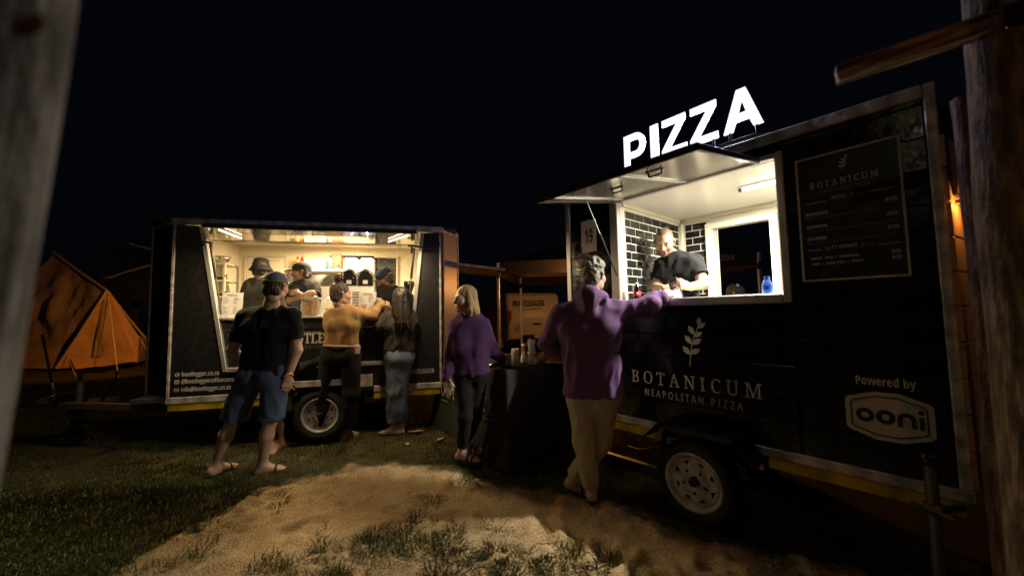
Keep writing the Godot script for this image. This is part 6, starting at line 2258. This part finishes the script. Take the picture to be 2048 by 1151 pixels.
	# woman in purple
	person("blond woman in a purple hooded sweater leaning on the black table", {
		"base": Vector3(-0.448, 0.052, -3.646), "f": Vector3(-.3, 0, 1), "head": Vector3(-0.438, 1.575, -3.500), "hf": Vector3(-.88, -.03, .52), "sa": Vector3(-0.519, 1.322, -3.500), "sb": Vector3(-0.278, 1.326, -3.540), "ha": Vector3(-0.464, 0.886, -3.540), "hb": Vector3(-0.331, 0.880, -3.560),
		"ea": Vector3(-0.586, 1.067, -3.500), "wa": Vector3(-0.602, 0.876, -3.450), "da": Vector3(.06, -1, .1), "na": Vector3(-.9, 0, .45), "eb": Vector3(-0.182, 1.075, -3.620), "wb": Vector3(-0.120, 0.977, -3.720), "db": Vector3(.7, -.25, -.3), "nb": Vector3(0, 1, 0),
		"ka": Vector3(-0.449, 0.506, -3.500), "kb": Vector3(-0.372, 0.467, -3.640), "nak": Vector3(-0.485, 0.177, -3.580), "nbk": Vector3(-0.487, 0.173, -3.780), "fa": Vector3(.88, 0, .4), "fb": Vector3(.7, 0, .2)},
		{"head": {"skin": fair, "wide": .95, "hair": Color(.25, .16, .08)}, "a_left": false, "girth": .90, "limb": .90, "soff": .014, "band": true, "top": "sweater_purple", "top_name": "hooded_sweater", "sleeve": 1.96, "off": .022, "hem": .0, "bust": .012, "hood": true, "pocket": true, "wrinkle": .008, "wf": 20.0, "ws": Vector3(1, .45, 1), "folds": 5, "bottom": "trousers_black", "leg": 1.9, "boff": .012,
		"shoe": "rubber", "straps": 2, "hair": "bob", "hair_mat": "hair_blond", "hand_a": [.5, .0], "hand_b": [.3, .1]})
	var ph := thing("phone", "pale phone held low by the blond woman in purple", "phone", Vector3(-0.581, 0.773, -3.430))
	part(ph, "case", box(Vector3(.07, .12, .012), .005), M.paper_pink, Vector3.ZERO, Basis.from_euler(Vector3(.2, -.5, -.5)))
	part(ph, "screen", box(Vector3(.06, .105, .002), .0005), M.plastic_black, Basis.from_euler(Vector3(.2, -.5, -.5)) * Vector3(0, 0, -.007), Basis.from_euler(Vector3(.2, -.5, -.5)))
	# man in the purple hoodie
	person("grey haired man in a purple hoodie reaching up to the pizza counter", {
		"base": Vector3(0.528, 0.017, -2.942), "f": Vector3(.45, 0, -.9), "head": Vector3(0.610, 1.700, -2.800), "hf": Vector3(.68, -.05, -.75), "sa": Vector3(0.354, 1.403, -2.880), "sb": Vector3(0.796, 1.433, -2.820), "ha": Vector3(0.515, 0.819, -2.900), "hb": Vector3(0.684, 0.820, -2.880),
		"ea": Vector3(0.268, 1.183, -3.000), "wa": Vector3(0.428, 1.081, -2.980), "da": Vector3(.7, -.6, .2), "eb": Vector3(0.984, 1.458, -2.780), "wb": Vector3(1.113, 1.524, -2.820), "db": Vector3(.75, .45, -.2), "nb": Vector3(-.3, .6, .7),
		"ka": Vector3(0.516, 0.478, -2.880), "kb": Vector3(0.656, 0.424, -2.980), "nak": Vector3(0.569, 0.128, -2.920), "nbk": Vector3(0.451, 0.133, -3.050), "fa": Vector3(.2, 0, -1), "fb": Vector3(.75, -.35, .1)},
		{"head": {"skin": fair, "hair": Color(.2, .19, .17), "scalp": .75, "wide": 1.02}, "girth": 1.13, "limb": 1.04, "soff": .019, "top": "hoodie_purple", "top_name": "hoodie", "sleeve": 1.9, "off": .034, "hem": .01, "hood": true, "band": true, "wrinkle": .009, "wf": 20.0, "ws": Vector3(1, .45, 1), "folds": 9, "hood_at": .66, "creases": [[Vector3(0.725, 1.154, -2.735), Vector3(0.616, 0.890, -2.735), .014, .008], [Vector3(0.777, 1.186, -2.760), Vector3(0.669, 0.900, -2.735), .014, .008], [Vector3(0.707, 1.351, -2.720), Vector3(0.510, 0.927, -2.735), .012, .007], [Vector3(0.417, 1.374, -2.750), Vector3(0.444, 1.086, -2.745), .012, .008]], "bottom": "trousers_khaki", "leg": 1.96, "boff": .021, "flare": .003,
		"shoe": "rubber", "straps": 2, "hair": "curly", "hair_mat": "hair_grey", "hand_a": [.8, 0], "hand_b": [.8, .0]})
	# pizza vendor
	person("pizza vendor with shaved head and beard looking down at a card terminal", {
		"base": Vector3(1.620, 0.630, -3.122), "f": Vector3(-.62, 0, .78), "head": Vector3(1.349, 2.032, -3.284), "hf": Vector3(-.50, -.52, .78), "hu": Vector3(-.25, .8, .5), "sa": Vector3(1.339, 1.829, -3.359), "sb": Vector3(1.555, 1.835, -3.167), "ha": Vector3(1.409, 1.425, -3.369), "hb": Vector3(1.523, 1.422, -3.297),
		"ea": Vector3(1.272, 1.634, -3.313), "wa": Vector3(1.244, 1.607, -3.039), "da": Vector3(.75, .1, .15), "na": Vector3(-.3, .5, .8), "eb": Vector3(1.555, 1.639, -3.045), "wb": Vector3(1.376, 1.612, -2.916), "db": Vector3(-.85, .25, .25), "nb": Vector3(.25, .35, .9)},
		{"floor": .63, "head": {"skin": tan, "hair": Color(.03, .018, .012), "beard": .8, "scalp": .75}, "a_left": false, "girth": 1.0, "limb": 1.04, "top": "tee_black", "top_name": "tee_shirt", "sleeve": .62, "off": .009, "hem": .06, "wrinkle": .012, "bottom": "trousers_black", "shoe": "rubber", "hand_a": [.75, .0], "hand_b": [.7, .1]})
	# coffee vendors
	person("coffee vendor seen from behind in a bucket hat and charcoal tee", {
		"base": Vector3(-2.932, 0.630, -4.834), "f": Vector3(.1, 0, -1), "head": Vector3(-3.177, 2.056, -4.756), "sa": Vector3(-3.302, 1.845, -4.726), "sb": Vector3(-3.073, 1.858, -4.780), "ha": Vector3(-3.244, 1.430, -4.740), "hb": Vector3(-3.102, 1.427, -4.773),
		"ea": Vector3(-3.321, 1.655, -4.680), "wa": Vector3(-3.350, 1.470, -4.694), "eb": Vector3(-3.064, 1.657, -4.865), "wb": Vector3(-3.170, 1.584, -4.984)},
		{"cell": .016, "floor": .63, "head": {"skin": brown}, "girth": 1.0, "top": "tee_charcoal", "top_name": "tee_shirt", "sleeve": .6, "off": .016, "hem": .08, "wrinkle": .012, "bottom": "trousers_black", "shoe": "rubber", "hair": "short", "hair_mat": "hair_dark", "hat": "bucket", "hat_mat": "hat_black"})
	person("coffee vendor with folded arms in a black polo and flat cap looking left", {
		"base": Vector3(-2.539, 0.630, -4.692), "f": Vector3(-.25, 0, 1), "head": Vector3(-2.626, 1.991, -4.671), "hf": Vector3(-.9, -.12, .42), "sa": Vector3(-2.694, 1.790, -4.624), "sb": Vector3(-2.499, 1.812, -4.732), "ha": Vector3(-2.648, 1.395, -4.676), "hb": Vector3(-2.521, 1.392, -4.727),
		"ea": Vector3(-2.681, 1.627, -4.545), "wa": Vector3(-2.493, 1.681, -4.487), "da": Vector3(1, .3, 0), "na": Vector3(0, .3, 1), "eb": Vector3(-2.428, 1.637, -4.626), "wb": Vector3(-2.546, 1.712, -4.495), "db": Vector3(-1, .2, 0), "nb": Vector3(0, .4, 1)},
		{"cell": .016, "floor": .63, "head": {"skin": brown}, "a_left": false, "girth": .98, "top": "polo_black", "top_name": "polo_shirt", "sleeve": .62, "off": .015, "hem": .08, "wrinkle": .010, "bottom": "trousers_black", "shoe": "rubber", "hair": "short", "hair_mat": "hair_dark", "hat": "cap", "hat_mat": "hat_black", "hand_a": [.6, 0], "hand_b": [.5, 0]})
	person("coffee vendor in a black cap bending over behind the slush machine", {
		"base": Vector3(-1.593, 0.630, -4.865), "f": Vector3(-.45, 0, .9), "head": Vector3(-1.614, 1.900, -4.758), "hf": Vector3(-.75, -.5, .35), "hu": Vector3(-.3, .8, .2), "sa": Vector3(-1.673, 1.730, -4.764), "sb": Vector3(-1.525, 1.747, -4.881), "ha": Vector3(-1.645, 1.341, -4.915), "hb": Vector3(-1.517, 1.337, -4.986),
		"ea": Vector3(-1.609, 1.549, -4.656), "wa": Vector3(-1.565, 1.509, -4.461), "eb": Vector3(-1.471, 1.536, -4.730), "wb": Vector3(-1.506, 1.497, -4.496)},
		{"cell": .018, "floor": .63, "head": {"skin": dark, "beard": .5}, "a_left": false, "girth": .95, "top": "polo_black", "top_name": "polo_shirt", "sleeve": .6, "off": .015, "hem": .08, "wrinkle": .010, "bottom": "trousers_black", "shoe": "rubber", "hair": "short", "hair_mat": "hair_dark", "hat": "cap", "hat_mat": "hat_black", "strap_mat": "sawn"})
	# someone beyond the pizza trailer
	var j := person("person in a dark cap with a white patch seen through the pizza trailer window", {
		"base": Vector3(2.95, .12, -5.0), "f": Vector3(.7, 0, .6), "head": Vector3(2.971, 1.632, -5.000), "hf": Vector3(.78, -.28, .62), "sa": Vector3(2.796, 1.357, -5.000), "sb": Vector3(3.108, 1.351, -4.950), "ha": Vector3(2.844, 0.800, -5.000), "hb": Vector3(3.040, 0.796, -5.000),
		"ea": Vector3(2.674, 1.102, -4.900), "wa": Vector3(2.648, 0.987, -4.750), "eb": Vector3(3.100, 1.094, -4.900), "wb": Vector3(2.960, 0.981, -4.750)},
		{"cell": .022, "floor": .12, "head": {"skin": tan}, "a_left": false, "top": "tee_black", "top_name": "tee_shirt", "sleeve": .6, "bottom": "trousers_black", "shoe": "rubber", "hair": "short", "hair_mat": "hair_dark", "hat": "cap", "hat_mat": "cap_dark", "wrinkle": .0})
	var hp: Vector3 = Vector3(2.932, 1.743, -4.880) - j.position
	part(j, "patch", box(Vector3(.035, .03, .004), .001), M.paper, hp, frame(Vector3(.3, .1, 1)))
	# the child that the man in the black tee hides
	person("barefoot child in black mostly hidden behind the man in blue shorts", {
		"base": Vector3(-2.508, 0.071, -4.026), "f": Vector3(.1, 0, -1), "head": Vector3(-2.534, 1.257, -4.020), "sa": Vector3(-2.603, 1.064, -4.020), "sb": Vector3(-2.434, 1.061, -4.020), "ha": Vector3(-2.558, 0.724, -4.020), "hb": Vector3(-2.447, 0.722, -4.020),
		"ea": Vector3(-2.618, 0.910, -4.000), "wa": Vector3(-2.571, 0.788, -3.950), "eb": Vector3(-2.388, 0.903, -4.020), "wb": Vector3(-2.352, 0.765, -4.000), "ka": Vector3(-2.550, 0.415, -4.020), "kb": Vector3(-2.450, 0.413, -4.020), "nak": Vector3(-2.528, 0.136, -4.030), "nbk": Vector3(-2.452, 0.133, -4.050), "fa": Vector3(.5, 0, .8), "fb": Vector3(.5, 0, -.8)},
		{"cell": .018, "head": {"skin": tan, "wide": .95}, "girth": .78, "limb": .7, "top": "cloth_black", "top_name": "dress", "sleeve": 1.8, "off": .02, "hem": .28, "hair": "bob", "hair_mat": "hair_dark", "wrinkle": .01})
